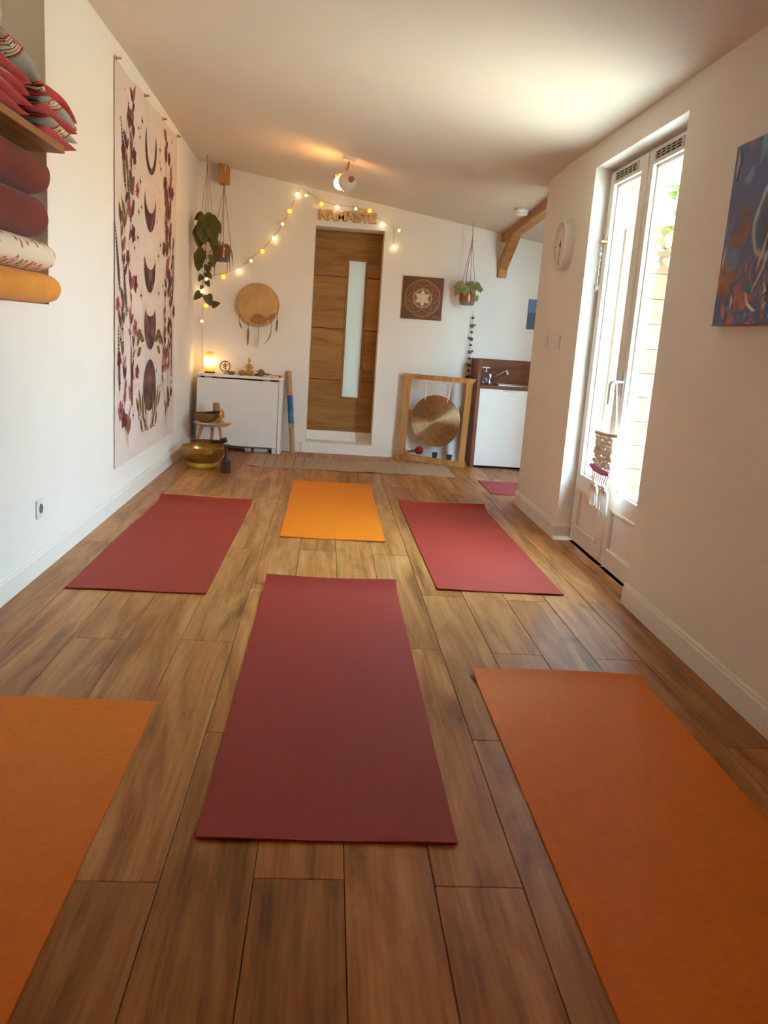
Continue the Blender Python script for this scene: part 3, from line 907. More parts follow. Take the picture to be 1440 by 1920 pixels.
def bolster(cx, y0, y1, z0, z1, hw, m, label, seed=0):
    """soft cylinder along Y, squashed, with puckered round ends and shallow folds"""
    rnd = random.Random(seed)
    p = [rnd.random() * 6 for _ in range(4)]
    L = y1 - y0; hz = (z1 - z0) / 2; cz = (z0 + z1) / 2
    prof = [(0.0, 0.30), (0.0, 0.55), (0.012, 0.80), (0.035, 0.93), (0.07, 0.99), (0.14, 1.0)]
    ts = [(y0 + d, k) for d, k in prof] + [(y0 + L * t, 1.0) for t in (0.35, 0.5, 0.65)] + [(y1 - d, k) for d, k in reversed(prof)]
    n = 32
    vs, fs = [], []
    for yy, k in ts:
        for i in range(n):
            a = 2 * PI * i / n
            ca, sa = math.cos(a), math.sin(a)
            w = 1 + 0.018 * math.sin(3 * a + p[0] + yy * 9) + 0.012 * math.sin(7 * a + p[1] + yy * 23)
            x = cx + math.copysign(abs(ca) ** 0.85, ca) * hw * k * w
            z = cz + math.copysign(abs(sa) ** 0.85, sa) * hz * k * (1 if abs(sa) > 0.9 else w)
            z = max(z0, min(z1, z))
            vs.append((max(NX + 0.002, x), yy, z))
    m_ = len(ts)
    for i in range(m_ - 1):
        for k in range(n):
            fs.append((i * n + k, i * n + (k + 1) % n, (i + 1) * n + (k + 1) % n, (i + 1) * n + k))
    fs.append(tuple(range(n))); fs.append(tuple(range((m_ - 1) * n, m_ * n)))
    g = MB().add(vs, fs)
    o = g.build('bolster', m, origin=(cx, (y0 + y1) / 2, z0), smooth=True)
    mod = o.modifiers.new('soft', 'SUBSURF'); mod.levels = 1; mod.render_levels = 1
    return tag(o, label, 'bolster', 'yoga bolsters stacked in the wall niche')
bolster(-1.312, 2.55, 3.95, 1.204, 1.337, 0.120, M_amber, 'ochre orange bolster at the bottom of the niche stack', 1)
bolster(-1.318, 3.14, 3.90, 1.337, 1.470, 0.118, M_paisley, 'cream bolster with brown paisley print between orange and burgundy bolsters', 2)
bolster(-1.322, 2.90, 3.83, 1.470, 1.645, 0.118, M_wine, 'burgundy bolster resting on the paisley one', 3)
bolster(-1.318, 2.85, 3.85, 1.645, 1.806, 0.118, M_wine, 'topmost burgundy bolster just under the oak shelf', 4)
bolster(-1.285, 2.40, 3.09, 1.337, 1.468, 0.125, M_wine, 'burgundy bolster end peeking in at the left picture edge', 5)

# ================================================================== WALL SOCKET
M_plastic = mat('white_plastic', (238, 232, 222), rough=0.35)
M_plastic_d = mat('grey_plastic', (120, 112, 106), rough=0.5)
so = empty('wall_socket', (XL, 3.78, 0.257))
tag(so, 'white power socket low on the left wall', 'socket')
MB().box(XL, XL + 0.008, 3.735, 3.825, 0.255, 0.343).build('cover_plate', M_plastic, so, bevel=0.003)
g = MB(); g.lathe([(0.022, 0.0), (0.022, 0.002), (0.020, 0.002), (0.0195, -0.0005), (0.001, -0.0005)], (XL + 0.0085, 3.78, 0.299), 24, RY(PI / 2))
g.build('socket_well', M_plastic_d, so, smooth=True)

# ================================================================== DROP-LEAF TABLE AND WHAT STANDS ON IT
M_white = mat('white_lacquer', (238, 231, 220), rough=0.35, spec=0.4)
tb = empty('folding_table', (-0.80, 7.98, 0))
tag(tb, 'narrow white folding table with its leaf hanging down in the left corner', 'table')
TZ = 0.716
MB().box(-1.205, -0.403, 7.86, 8.118, TZ - 0.022, TZ).build('table_top', M_white, tb, bevel=0.002)
MB().box(-1.203, -0.452, 7.868, 7.886, 0.058, TZ - 0.037).build('drop_leaf', M_white, tb, bevel=0.002)
MB().box(-0.447, -0.415, 7.872, 8.10, 0.0, TZ - 0.024).build('side_frame', M_white, tb, bevel=0.002)
MB().box(-1.165, -0.45, 8.09, 8.112, 0.08, 0.69).build('back_panel', M_white, tb)
MB().box(-0.495, -0.452, 7.89, 7.93, 0.0, 0.62).build('leg', M_white, tb, bevel=0.002)
MB().box(-1.200, -1.168, 7.895, 8.10, 0.0, TZ - 0.024).build('side_frame', M_white, tb, bevel=0.002)
for x in (-1.13, -0.60):
    MB().box(x, x + 0.07, 7.862, 7.892, TZ - 0.038, TZ - 0.023).build('hinge', M_chrome, tb)

# power strip and cable under the table
ps = empty('power_strip', (-0.65, 7.97, 0))
tag(ps, 'white power strip with cable on the floor under the folding table', 'power strip')
MB().box(-0.67, -0.53, 7.94, 7.985, 0.0, 0.042).build('strip_body', M_plastic, ps, bevel=0.006)
MB().box(-0.755, -0.69, 7.95, 7.99, 0.0, 0.036).build('plug', M_plastic, ps, bevel=0.006)
MB().tube([(-0.69, 7.965, 0.02), (-0.755, 7.965, 0.018), (-0.82, 7.97, 0.03), (-0.88, 7.98, 0.06), (-0.95, 8.02, 0.05), (-1.03, 8.08, 0.03)], 0.0045, 8).build('cable', M_plastic, ps, smooth=True)

# salt lamp
def salt_mat():
    m, nt, b = nodes_of('glowing_salt')
    N, Lk = nt.nodes.new, nt.links.new
    tc = N('ShaderNodeTexCoord'); sx = N('ShaderNodeSeparateXYZ'); Lk(tc.outputs['Object'], sx.inputs[0])
    nz = N('ShaderNodeTexNoise'); nz.inputs['Scale'].default_value = 28; Lk(tc.outputs['Object'], nz.inputs['Vector'])
    ma = N('ShaderNodeMath'); ma.operation = 'MULTIPLY_ADD'; Lk(nz.outputs['Fac'], ma.inputs[0]); ma.inputs[1].default_value = 0.05; Lk(sx.outputs['Z'], ma.inputs[2])
    mr = N('ShaderNodeMapRange'); mr.inputs[1].default_value = 0.03; mr.inputs[2].default_value = 0.23; Lk(ma.outputs[0], mr.inputs[0])
    rp = N('ShaderNodeValToRGB'); e = rp.color_ramp.elements
    e[0].position, e[0].color = 0.0, (*lin((200, 96, 20)), 1)
    e[1].position, e[1].color = 1.0, (*lin((196, 96, 24)), 1)
    for p, c in ((0.22, (240, 150, 40)), (0.42, (255, 236, 170)), (0.6, (255, 226, 140)), (0.78, (246, 170, 60))):
        x = e.new(p); x.color = (*lin(c), 1)
    Lk(mr.outputs[0], rp.inputs[0])
    r2 = N('ShaderNodeValToRGB'); e = r2.color_ramp.elements
    e[0].position, e[0].color = 0.0, (0.16, 0.16, 0.16, 1)
    e[1].position, e[1].color = 1.0, (0.12, 0.12, 0.12, 1)
    for p, c in ((0.25, 0.35), (0.45, 1.0), (0.62, 0.8), (0.8, 0.30)):
        x = e.new(p); x.color = (c, c, c, 1)
    Lk(mr.outputs[0], r2.inputs[0])
    mu = N('ShaderNodeMath'); mu.operation = 'MULTIPLY'; Lk(r2.outputs[0], mu.inputs[0]); mu.inputs[1].default_value = 5.0
    Lk(rp.outputs[0], b.inputs['Emission Color']); Lk(mu.outputs[0], b.inputs['Emission Strength'])
    b.inputs['Base Color'].default_value = (0.8, 0.35, 0.12, 1); b.inputs['Roughness'].default_value = 0.5
    return m
M_salt = salt_mat()
M_dkwood = wood('dark_wood', (44, 24, 14), (78, 44, 24), (104, 62, 34), axis=2, rough=0.5, knots=0.2)
sl = empty('salt_lamp', (-1.108, 8.0, TZ))
tag(sl, 'glowing orange salt lamp at the left end of the folding table', 'lamp')
MB().lathe([(0.048, 0), (0.050, 0.004), (0.050, 0.012), (0.046, 0.016)], (-1.108, 8.0, TZ), 24).build('lamp_base', M_dkwood, sl, smooth=True)
g = MB(); rs = random.Random(3)
prof = [(0.044, 0.016), (0.051, 0.04), (0.056, 0.075), (0.0575, 0.11), (0.055, 0.14), (0.047, 0.168), (0.034, 0.186), (0.016, 0.196), (1e-4, 0.199)]
g.lathe(prof, (-1.108, 8.0, TZ), 20)
g.v = [Vector((v.x + rs.uniform(-.0025, .0025), v.y + rs.uniform(-.0025, .0025), v.z + rs.uniform(-.002, .002) if v.z > TZ + 0.02 else v.z)) for v in g.v]
g.build('salt_crystal', M_salt, sl, smooth=True)

# ring figure (dancing figure in a flame ring)
M_bronze = mat('reddish_bronze', (120, 56, 34), rough=0.45, metal=0.6, var=0.1)
M_gold = mat('antique_gold', (206, 158, 84), rough=0.38, metal=0.85, var=0.12, scale=40)
nt_ = empty('ring_statuette', (-0.966, 8.0, TZ))
tag(nt_, 'small bronze statuette of a dancer inside a flame ring beside the salt lamp', 'statuette')
cx, cy, cz, rr = -0.966, 8.0, TZ + 0.070, 0.046
MB().tube([(cx + rr * math.cos(a), cy, cz + rr * math.sin(a)) for a in [2 * PI * k / 32 for k in range(32)]], 0.0042, 6, closed=True).build('ring', M_bronze, nt_, smooth=True)
g = MB()
for k in range(22):
    a = 2 * PI * k / 22
    if abs(a - 1.5 * PI) < 0.25: continue
    d = Vector((math.cos(a), 0, math.sin(a)))
    p = Vector((cx, cy, cz)) + d * (rr + 0.003)
    g.tube([p, p + d * 0.008], [0.003, 0.0006], 5)
g.build('flames', M_bronze, nt_, smooth=True)
g = MB()   # dancer
V = lambda x, z: (cx + x, cy, cz + z)
g.tube([V(0.0, -0.002), V(0.001, 0.012), V(0.0, 0.022)], [0.006, 0.008, 0.004], 8)
g.ball(V(0, 0.029), 0.0062, 10, 6)
g.tube([V(0, 0.035), V(0, 0.044)], [0.003, 0.001], 6)
g.tube([V(0, 0), V(0.010, -0.014), V(0.002, -0.030), V(0.004, -0.042)], [0.006, 0.005, 0.0035, 0.003], 7)
g.tube([V(0, 0), V(-0.016, -0.006), V(-0.006, -0.018), V(0.020, -0.020)], [0.006, 0.0045, 0.0035, 0.0025], 7)
for s in (-1, 1):
    g.tube([V(s * 0.006, 0.018), V(s * 0.022, 0.014), V(s * 0.032, 0.026)], [0.0032, 0.0028, 0.002], 6)
    g.tube([V(s * 0.006, 0.017), V(s * 0.020, 0.004), V(s * 0.034, 0.004)], [0.0032, 0.0028, 0.002], 6)
g.build('dancer', M_bronze, nt_, smooth=True)
MB().lathe([(0.022, 0), (0.024, 0.004), (0.016, 0.012), (0.010, 0.022), (0.008, 0.027)], (cx, cy, TZ), 18).build('pedestal', M_gold, nt_, smooth=True)

# stones and wand on the table
def stone(x, y, sx, sy, sz, m, label, rz=0.0, seed=0):
    rs = random.Random(seed)
    g = MB(); g.ball((x, y, TZ + sz), 1.0, 18, 10, sc=(sx, sy, sz), ax=RZ(rz))
    p = [rs.random() * 6 for _ in range(3)]
    g.v = [Vector((v.x + sx * 0.06 * math.sin(v.y * 60 + p[0]), v.y + sy * 0.06 * math.sin(v.x * 50 + p[1]), TZ + max(0.0, (v.z - TZ) * (1 + 0.05 * math.sin(v.x * 70 + p[2]))))) for v in g.v]
    return tag(g.build('stone', m, origin=(x, y, TZ), smooth=True), label, 'stone', 'stones laid along the folding table')
M_st1 = mat('green_grey_stone', (122, 100, 62), rough=0.5, var=0.35, scale=60)
M_st2 = mat('tan_stone', (150, 124, 90), rough=0.7, var=0.25, scale=50)
M_st3 = mat('brown_stone', (132, 100, 78), rough=0.7, var=0.25, scale=40)
stone(-0.905, 7.95, 0.038, 0.025, 0.018, M_st1, 'dark olive polished stone just right of the ring statuette', 0.2, 1)
stone(-0.800, 7.95, 0.034, 0.025, 0.023, M_st2, 'rough tan stone left of the kneeling gold statuette', -0.1, 2)
stone(-0.622, 7.94, 0.034, 0.022, 0.033, M_st3, 'large brown stone between the gold statuette and the wand', 0.3, 3)
stone(-0.655, 7.99, 0.040, 0.02, 0.012, M_st3, 'flat brown stone lying behind the large brown stone', -0.2, 4)

# praying figure
bd = empty('meditation_statuette', (-0.745, 8.0, TZ))
tag(bd, 'gold statuette sitting cross-legged with joined palms on the folding table', 'statuette')
bx, by = -0.742, 8.0
MB().lathe([(0.044, 0), (0.046, 0.006), (0.038, 0.012), (0.042, 0.02), (0.040, 0.024)], (bx, by, TZ), 24, sy=0.75).build('lotus_base', M_gold, bd, smooth=True)
g = MB()
B_ = lambda x, y, z: (bx + x, by + y, TZ + z)
for s in (-1, 1):
    g.tube([B_(s * 0.010, 0.004, 0.036), B_(s * 0.038, -0.012, 0.034), B_(s * 0.030, -0.028, 0.030), B_(-s * 0.006, -0.032, 0.030)], [0.014, 0.012, 0.010, 0.007], 9)
g.lathe([(0.018, 0.03), (0.020, 0.045), (0.017, 0.062), (0.021, 0.082), (0.025, 0.098), (0.016, 0.106), (0.006, 0.110)], (bx, by, TZ), 16, sy=0.68)
for s in (-1, 1):
    g.tube([B_(s * 0.024, 0, 0.097), B_(s * 0.037, -0.006, 0.076), B_(s * 0.036, -0.012, 0.066), B_(s * 0.016, -0.024, 0.070), B_(s * 0.003, -0.027, 0.084)], [0.0075, 0.007, 0.0065, 0.005, 0.004], 8)
g.tube([B_(0, 0, 0.104), B_(0, 0, 0.120)], 0.0065, 8)
g.ball(B_(0, -0.001, 0.131), 0.0145, 14, 10, sc=(0.9, 0.95, 1.15))
g.build('figure', M_gold, bd, smooth=True)
g = MB(); g.lathe([(0.0135, 0.138), (0.0115, 0.148), (0.006, 0.153), (0.0065, 0.158), (0.0045, 0.164), (0.0005, 0.170)], (bx, by + 0.001, TZ), 14)
g.build('topknot', M_gold, bd, smooth=True)

# driftwood wand with feather tuft, and a pale incense bundle
M_drift = mat('driftwood', (122, 88, 62), rough=0.85, var=0.25, scale=60)
wd = empty('wooden_wand', (-0.60, 7.98, TZ))
tag(wd, 'thin brown wooden wand lying toward the right end of the folding table', 'wand')
MB().tube([(-0.64, 8.02, TZ + 0.030), (-0.58, 8.0, TZ + 0.022), (-0.52, 7.985, TZ + 0.014), (-0.470, 7.975, TZ + 0.012)], [0.006, 0.008, 0.007, 0.009], 8).build('shaft', M_drift, wd, smooth=True)
MB().tube([(-0.64, 8.02, TZ + 0.030), (-0.675, 8.03, TZ + 0.040), (-0.688, 8.032, TZ + 0.056)], [0.004, 0.003, 0.001], 6).build('twig', M_drift, wd, smooth=True)
MB().ball((-0.470, 7.975, TZ + 0.013), 0.012, 10, 6, sc=(1.2, 0.9, 0.9)).build('tip', M_drift, wd, smooth=True)
M_ince = mat('pale_wood_stick', (226, 192, 128), rough=0.8, var=0.12, scale=40)
ib = empty('wood_stick', (-0.48, 7.93, TZ))
tag(ib, 'pale yellow scented wood stick at the right end of the folding table', 'wood stick')
MB().beam((-0.545, 7.925, TZ + 0.011), (-0.452, 7.918, TZ + 0.011), 0.02, 0.021).build('stick', M_ince, ib, bevel=0.002)
MB().beam((-0.452, 7.918, TZ + 0.011), (-0.440, 7.917, TZ + 0.011), 0.0205, 0.0215).build('burnt_end', mat('charred', (30, 24, 20), rough=0.95), ib, bevel=0.003)

# ================================================================== RAIN STICK
def rain_mat():
    m, nt, b = nodes_of('blue_painting_wrap')
    N, Lk = nt.nodes.new, nt.links.new
    tc = N('ShaderNodeTexCoord'); sx = N('ShaderNodeSeparateXYZ'); Lk(tc.outputs['Object'], sx.inputs[0])
    nz = N('ShaderNodeTexNoise'); nz.inputs['Scale'].default_value = 22; nz.inputs['Detail'].default_value = 4; Lk(tc.outputs['Object'], nz.inputs['Vector'])
    ma = N('ShaderNodeMath'); ma.operation = 'MULTIPLY_ADD'; Lk(nz.outputs['Fac'], ma.inputs[0]); ma.inputs[1].default_value = 0.16; Lk(sx.outputs['Z'], ma.inputs[2])
    mr = N('ShaderNodeMapRange'); mr.inputs[1].default_value = 0.28; mr.inputs[2].default_value = 0.68; Lk(ma.outputs[0], mr.inputs[0])
    rp = N('ShaderNodeValToRGB'); e = rp.color_ramp.elements
    e[0].position, e[0].color = 0.0, (*lin((214, 196, 128)), 1)
    e[1].position, e[1].color = 1.0, (*lin((38, 58, 112)), 1)
    for p, c in ((0.16, (196, 186, 140)), (0.22, (52, 84, 106)), (0.42, (64, 132, 160)), (0.55, (40, 74, 128)), (0.75, (58, 92, 140))):
        x = e.new(p); x.color = (*lin(c), 1)
    Lk(mr.outputs[0], rp.inputs[0]); Lk(rp.outputs[0], b.inputs['Base Color']); b.inputs['Roughness'].default_value = 0.5
    return m
M_rain = rain_mat()
M_bamboo = mat('bamboo_cane', (186, 138, 84), rough=0.5, var=0.14, scale=16, stretch=(3, 3, 0.4))
rk = empty('rain_stick', (-0.302, 7.98, 0))
tag(rk, 'tall bamboo rain stick with a blue painted band leaning on the back wall', 'rain stick')
A_, B2 = Vector((-0.300, 7.985, 0.004)), Vector((-0.374, 8.105, 0.775))
ax = (B2 - A_)
def seg(t0, t1, r0, r1, n=2):
    return [A_ + ax * (t0 + (t1 - t0) * k / n) for k in range(n + 1)], [r0 + (r1 - r0) * k / n for k in range(n + 1)]
g = MB()
for t0, t1 in ((0, 0.33), (0.33, 0.66), (0.66, 1.0)):
    P_, R_ = seg(t0, t1, 0.025, 0.024, 6)
    R_[0] = R_[-1] = 0.0262
    g.tube(P_, R_, 16)
g.build('cane', M_bamboo, rk, smooth=True)
P_, R_ = seg(0.315, 0.705, 0.0268, 0.0268, 8)
MB().tube(P_, R_, 16).build('painted_band', M_rain, rk, smooth=True)

# ================================================================== STOOL WITH ITS BOWL AND FIGURES
M_bowl = mat('hammered_bronze', (184, 142, 74), rough=0.34, metal=0.9, var=0.16, scale=50, bump=0.25, bscale=70)
M_bowld = mat('dark_bronze', (150, 112, 62), rough=0.42, metal=0.85, var=0.2, scale=40, bump=0.2, bscale=70)
M_beech = wood('beech', (176, 116, 56), (206, 150, 88), (222, 172, 112), axis=2, rough=0.5, knots=0.1)
SX, SY, SZ = -1.005, 7.55, 0.305
st = empty('plant_stool', (SX, SY, 0))
tag(st, 'small round white stool with splayed beech legs in the left corner', 'stool')
g = MB(); g.lathe([(0.001, SZ - 0.036), (0.10, SZ - 0.034), (0.135, SZ - 0.026), (0.162, SZ - 0.006), (0.170, SZ - 0.002), (0.168, SZ), (0.155, SZ), (0.001, SZ)], (SX, SY, 0), 40)
g.build('seat', M_white, st, smooth=True)
for a in (-0.75, 1.75, 3.3):
    d = Vector((math.cos(a), math.sin(a), 0))
    MB().tube([Vector((SX, SY, SZ - 0.034)) + d * 0.095, Vector((SX, SY, 0.0)) + d * 0.165], [0.0155, 0.012], 12).build('leg', M_beech, st, smooth=True)
def bowl(name, x, y, z, r, h, m, label, n=40, wall=0.006):
    prof = [(r * 0.30, 0), (r * 0.52, h * 0.03), (r * 0.76, h * 0.22), (r * 0.93, h * 0.52), (r, h * 0.80), (r * 0.985, h * 0.985), (r * 0.99, h), (r * 0.965 - wall, h),
            (r * 0.985 - wall, h * 0.82), (r * 0.91 - wall, h * 0.53), (r * 0.73 - wall, h * 0.25), (r * 0.48, h * 0.07), (1e-4, h * 0.05)]
    g = MB(); g.lathe(prof, (x, y, z), n)
    o = g.build(name, m, origin=(x, y, z), smooth=True)
    return tag(o, label, 'singing bowl', 'bronze singing bowls in the left corner')
bowl('singing_bowl', SX - 0.058, SY - 0.02, SZ, 0.104, 0.082, M_bowld, 'small bronze singing bowl on the round white stool')
# striker resting on that bowl
o = MB().tube([(SX - 0.07, SY - 0.05, SZ + 0.087), (SX + 0.02, SY - 0.06, SZ + 0.098), (SX + 0.065, SY - 0.065, SZ + 0.104)], [0.006, 0.012, 0.013], 10).build('bowl_striker', M_dkwood, origin=(SX - 0.02, SY - 0.05, SZ + 0.09), smooth=True)
tag(o, 'dark wooden striker lying across the small bowl on the stool', 'striker')
M_kraft = mat('kraft_cup', (176, 128, 74), rough=0.7, var=0.1)
g = MB(); g.lathe([(0.029, 0), (0.031, 0.165), (0.029, 0.165), (0.027, 0.02), (1e-4, 0.018)], (SX + 0.012, SY + 0.10, SZ), 22)
tag(g.build('candle_cup', M_kraft, origin=(SX + 0.012, SY + 0.10, SZ), smooth=True), 'tall brown cylinder cup at the back of the round stool', 'cup')
bh = empty('buddha_head', (SX + 0.066, SY - 0.035, SZ))
tag(bh, 'small gold head bust standing on the round white stool', 'bust')
hx, hy = SX + 0.068, SY - 0.03
g = MB(); g.lathe([(0.030, 0), (0.034, 0.008), (0.026, 0.018), (0.016, 0.030), (0.015, 0.042)], (hx, hy, SZ), 18); g.build('neck_base', M_gold, bh, smooth=True)
g = MB(); g.ball((hx, hy, SZ + 0.076), 0.036, 20, 14, sc=(0.86, 0.92, 1.15))
g.tube([(hx, hy - 0.031, SZ + 0.082), (hx, hy - 0.040, SZ + 0.068), (hx, hy - 0.034, SZ + 0.064)], [0.003, 0.005, 0.004], 8)
for s in (-1, 1):
    g.ball((hx + s * 0.032, hy + 0.002, SZ + 0.066), 0.010, 8, 6, sc=(0.4, 0.7, 1.9))
    g.tube([(hx + s * 0.006, hy - 0.033, SZ + 0.084), (hx + s * 0.014, hy - 0.033, SZ + 0.087), (hx + s * 0.022, hy - 0.027, SZ + 0.083)], 0.0022, 6)
g.tube([(hx - 0.010, hy - 0.032, SZ + 0.056), (hx, hy - 0.035, SZ + 0.0545), (hx + 0.010, hy - 0.032, SZ + 0.056)], 0.0028, 6)
g.build('face', M_gold, bh, smooth=True)
g = MB()
rs = random.Random(5)
for k in range(70):
    ph = rs.uniform(0.05, 1.15); th = rs.uniform(0, 2 * PI)
    d = Vector((math.sin(ph) * math.cos(th) * 0.86, math.sin(ph) * math.sin(th) * 0.92, math.cos(ph) * 1.15))
    if d.y < -0.45 and d.z < 0.62: continue
    g.ball(Vector((hx, hy, SZ + 0.077)) + d * 0.037, 0.006, 6, 4)
g.ball((hx, hy, SZ + 0.121), 0.013, 10, 6)
g.build('curled_hair', M_gold, bh, smooth=True)
o = MB().box(SX + 0.055, SX + 0.172, SY - 0.125, SY - 0.085, SZ + 0.0045, SZ + 0.012).build('incense_board', M_beech, origin=(SX + 0.11, SY - 0.1, SZ), bevel=0.002)
tag(o, 'flat light wood incense board at the right rim of the stool', 'board')
bo = empty('bead_bracelet', (SX + 0.09, SY - 0.07, SZ)); tag(bo, 'string of small brown beads lying by the gold bust', 'beads')
for k in range(20):
    a = 2 * PI * k / 20
    MB().ball((SX + 0.105 + 0.034 * math.cos(a), SY - 0.062 + 0.016 * math.sin(a), SZ + 0.0045), 0.0045, 8, 5).build('bead', M_bronze, bo, smooth=True)

# ================================================================== BIG BOWLS ON THE FLOOR
M_ring = mat('yellow_cushion_ring', (206, 164, 56), rough=0.75, var=0.12, scale=30, bump=0.3, bscale=120)
BX, BY = -1.0, 6.93
rg = MB(); rg.tube([(BX + 0.105 * math.cos(a), BY + 0.105 * math.sin(a), 0.023) for a in [2 * PI * k / 36 for k in range(36)]], 0.023, 10, closed=True)
tag(rg.build('bowl_ring', M_ring, origin=(BX, BY, 0), smooth=True), 'yellow fabric ring under the big bronze bowl', 'cushion ring')
bowl('singing_bowl', BX, BY, 0.030, 0.182, 0.145, M_bowl, 'large hammered bronze singing bowl on a yellow ring on the floor', 56, 0.007)
bowl('singing_bowl', -1.02, 7.335, 0.0, 0.148, 0.160, M_bowld, 'bronze singing bowl on the floor behind the large one', 48)
o = MB().tube([(-0.975, 7.26, 0.172), (-0.90, 7.25, 0.176), (-0.895, 7.248, 0.178), (-0.845, 7.235, 0.198)], [0.012, 0.014, 0.022, 0.024], 12).build('bowl_mallet', M_dkwood, origin=(-0.9, 7.25, 0.17), smooth=True)
tag(o, 'dark mallet lying on the rim of the rear floor bowl', 'mallet')
sk = empty('standing_striker', (-0.783, 6.73, 0))
tag(sk, 'dark wooden striker with square foot standing beside the large bowl', 'striker')
MB().box(-0.820, -0.746, 6.695, 6.767, 0, 0.096).build('block_foot', M_dkwood, sk, bevel=0.004)
g = MB(); g.lathe([(0.030, 0.096), (0.026, 0.104), (0.017, 0.125), (0.014, 0.165), (0.016, 0.20), (0.025, 0.213), (0.025, 0.222), (0.021, 0.228)], (-0.784, 6.731, 0), 20)
g.build('handle', M_dkwood, sk, smooth=True)

# ================================================================== DRUM WITH FEATHERS
M_skin = mat('drum_hide', (204, 158, 100), rough=0.7, var=0.16, scale=7, spec=0.3)
M_skinp = mat('drum_patch', (160, 112, 62), rough=0.75, var=0.2, scale=12)
M_hoop = mat('drum_hoop', (198, 150, 94), rough=0.6)
DXc, DZc, DR = -0.688, 1.371, 0.197
dr = empty('frame_drum', (DXc, YB, DZc))
tag(dr, 'round hide frame drum with hanging feathers on the back wall', 'drum')
FRT = RX(PI / 2)
g = MB(); g.lathe([(DR - 0.012, 0.0), (DR - 0.002, 0.004), (DR, 0.02), (DR, 0.052), (DR - 0.006, 0.060)], (DXc, YB - 0.002, DZc), 56, FRT); g.build('hoop', M_hoop, dr, smooth=True)
g = MB(); g.lathe([(DR - 0.004, 0.056), (DR - 0.008, 0.0635), (1e-4, 0.0625)], (DXc, YB - 0.002, DZc), 56, FRT); g.build('drum_skin', M_skin, dr, smooth=True)
g = MB(); g.tube([(DXc + (DR - 0.008) * math.cos(a), YB - 0.0655, DZc + (DR - 0.008) * math.sin(a)) for a in [2 * PI * k / 56 for k in range(56)]], 0.0022, 6, closed=True); g.build('skin_edge', M_hoop, dr, smooth=True)
def patch(pts):
    g = MB(); g.prism([(DXc + x, YB - 0.0662, DZc + z) for x, z in pts], (0, 0.001, 0)); g.build('hide_mark', M_skinp, dr)
patch([(-0.06 + 0.0, -0.165), (0.02, -0.185), (0.07, -0.172), (0.095, -0.145), (0.055, -0.10), (0.02, -0.085), (-0.03, -0.088), (-0.075, -0.13)])
patch([(0.075, -0.13), (0.12, -0.14), (0.16, -0.10), (0.168, -0.062), (0.135, -0.075), (0.10, -0.10), (0.072, -0.11)])
def feather(x, ztop, ln, sway, wd, m, curve=0.0):
    """cord from the hoop, a wrapped quill and a vane"""
    zt = DZc - math.sqrt(max(0.0, DR ** 2 - (x - DXc) ** 2))
    yy = YB - 0.055
    f = MB().tube([(x, yy, zt + 0.01), (x, yy, ztop)], 0.0028, 6).build('feather_cord', M_skinp, dr, smooth=True)
    MB().ball((x, yy, ztop), 0.0065, 8, 6, sc=(1, 1, 1.4)).build('bead', M_hoop, f, smooth=True)
    n = 10; A, B3 = [], []
    for k in range(n + 1):
        t = k / n
        px = x + sway * t + curve * t * t
        pz = ztop - 0.012 - ln * t
        w = wd * (math.sin(PI * min(1, 0.12 + t * 0.86)) ** 0.7)
        A.append(Vector((px - w / 2, yy, pz))); B3.append(Vector((px + w / 2, yy - 0.003, pz)))
    g = MB()
    vs = A + B3 + [p + Vector((0, 0.0015, 0)) for p in A] + [p + Vector((0, 0.0015, 0)) for p in B3]
    m_ = n + 1
    fs = []
    for k in range(n):
        fs += [(k, k + 1, m_ + k + 1, m_ + k), (2 * m_ + k, 3 * m_ + k, 3 * m_ + k + 1, 2 * m_ + k + 1), (k, 2 * m_ + k, 2 * m_ + k + 1, k + 1), (m_ + k, m_ + k + 1, 3 * m_ + k + 1, 3 * m_ + k)]
    g.add(vs, fs); g.build('feather', m, f, smooth=True)
    MB().tube([(a + b) / 2 + Vector((0, -0.001, 0)) for a, b in zip(A, B3)], 0.0014, 5).build('quill', M_hoop, f, smooth=True)
F_dk = mat('dark_feather', (52, 34, 30), rough=0.8, var=0.2); F_br = mat('brown_feather', (158, 100, 52), rough=0.8, var=0.25, scale=30)
F_wh = mat('white_feather', (226, 200, 178), rough=0.85, var=0.06)
feather(-0.857, 1.215, 0.065, 0.03, 0.014, F_dk)
feather(-0.770, 1.165, 0.165, 0.0, 0.024, F_br)
feather(-0.672, 1.115, 0.130, -0.012, 0.040, F_wh)
feather(-0.555, 1.150, 0.125, -0.01, 0.012, F_br, -0.05)
feather(-0.502, 1.262, 0.125, -0.006, 0.017, F_dk)

# ================================================================== NAMASTE SIGN
M_ngold = mat('gold_letter_side', (150, 104, 46), rough=0.45, metal=0.3)
M_nface = mat('gold_letter_face', (200, 152, 86), rough=0.5, metal=0.2)
sg = empty('letter_sign', (0.115, YB, 2.175))
tag(sg, 'gold wooden NAMASTE letters standing above the oak door', 'sign')
font_cache = {}
def letter_mesh(ch, ext, off):
    cu = bpy.data.curves.new('letter', 'FONT'); cu.body = ch; cu.size = 1.0; cu.extrude = ext; cu.offset = off; cu.bevel_depth = 0.0
    ob = bpy.data.objects.new('letter_tmp', cu); COL.objects.link(ob)
    dg = bpy.context.evaluated_depsgraph_get(); dg.update()
    me = bpy.data.meshes.new_from_object(ob.evaluated_get(dg))
    bpy.data.objects.remove(ob); bpy.data.curves.remove(cu)
    return me
W = 'NAMASTE'; xw = [0.0, 0.072, 0.158, 0.246, 0.330, 0.392, 0.462]; lw = [0.078, 0.088, 0.094, 0.088, 0.066, 0.074, 0.070]
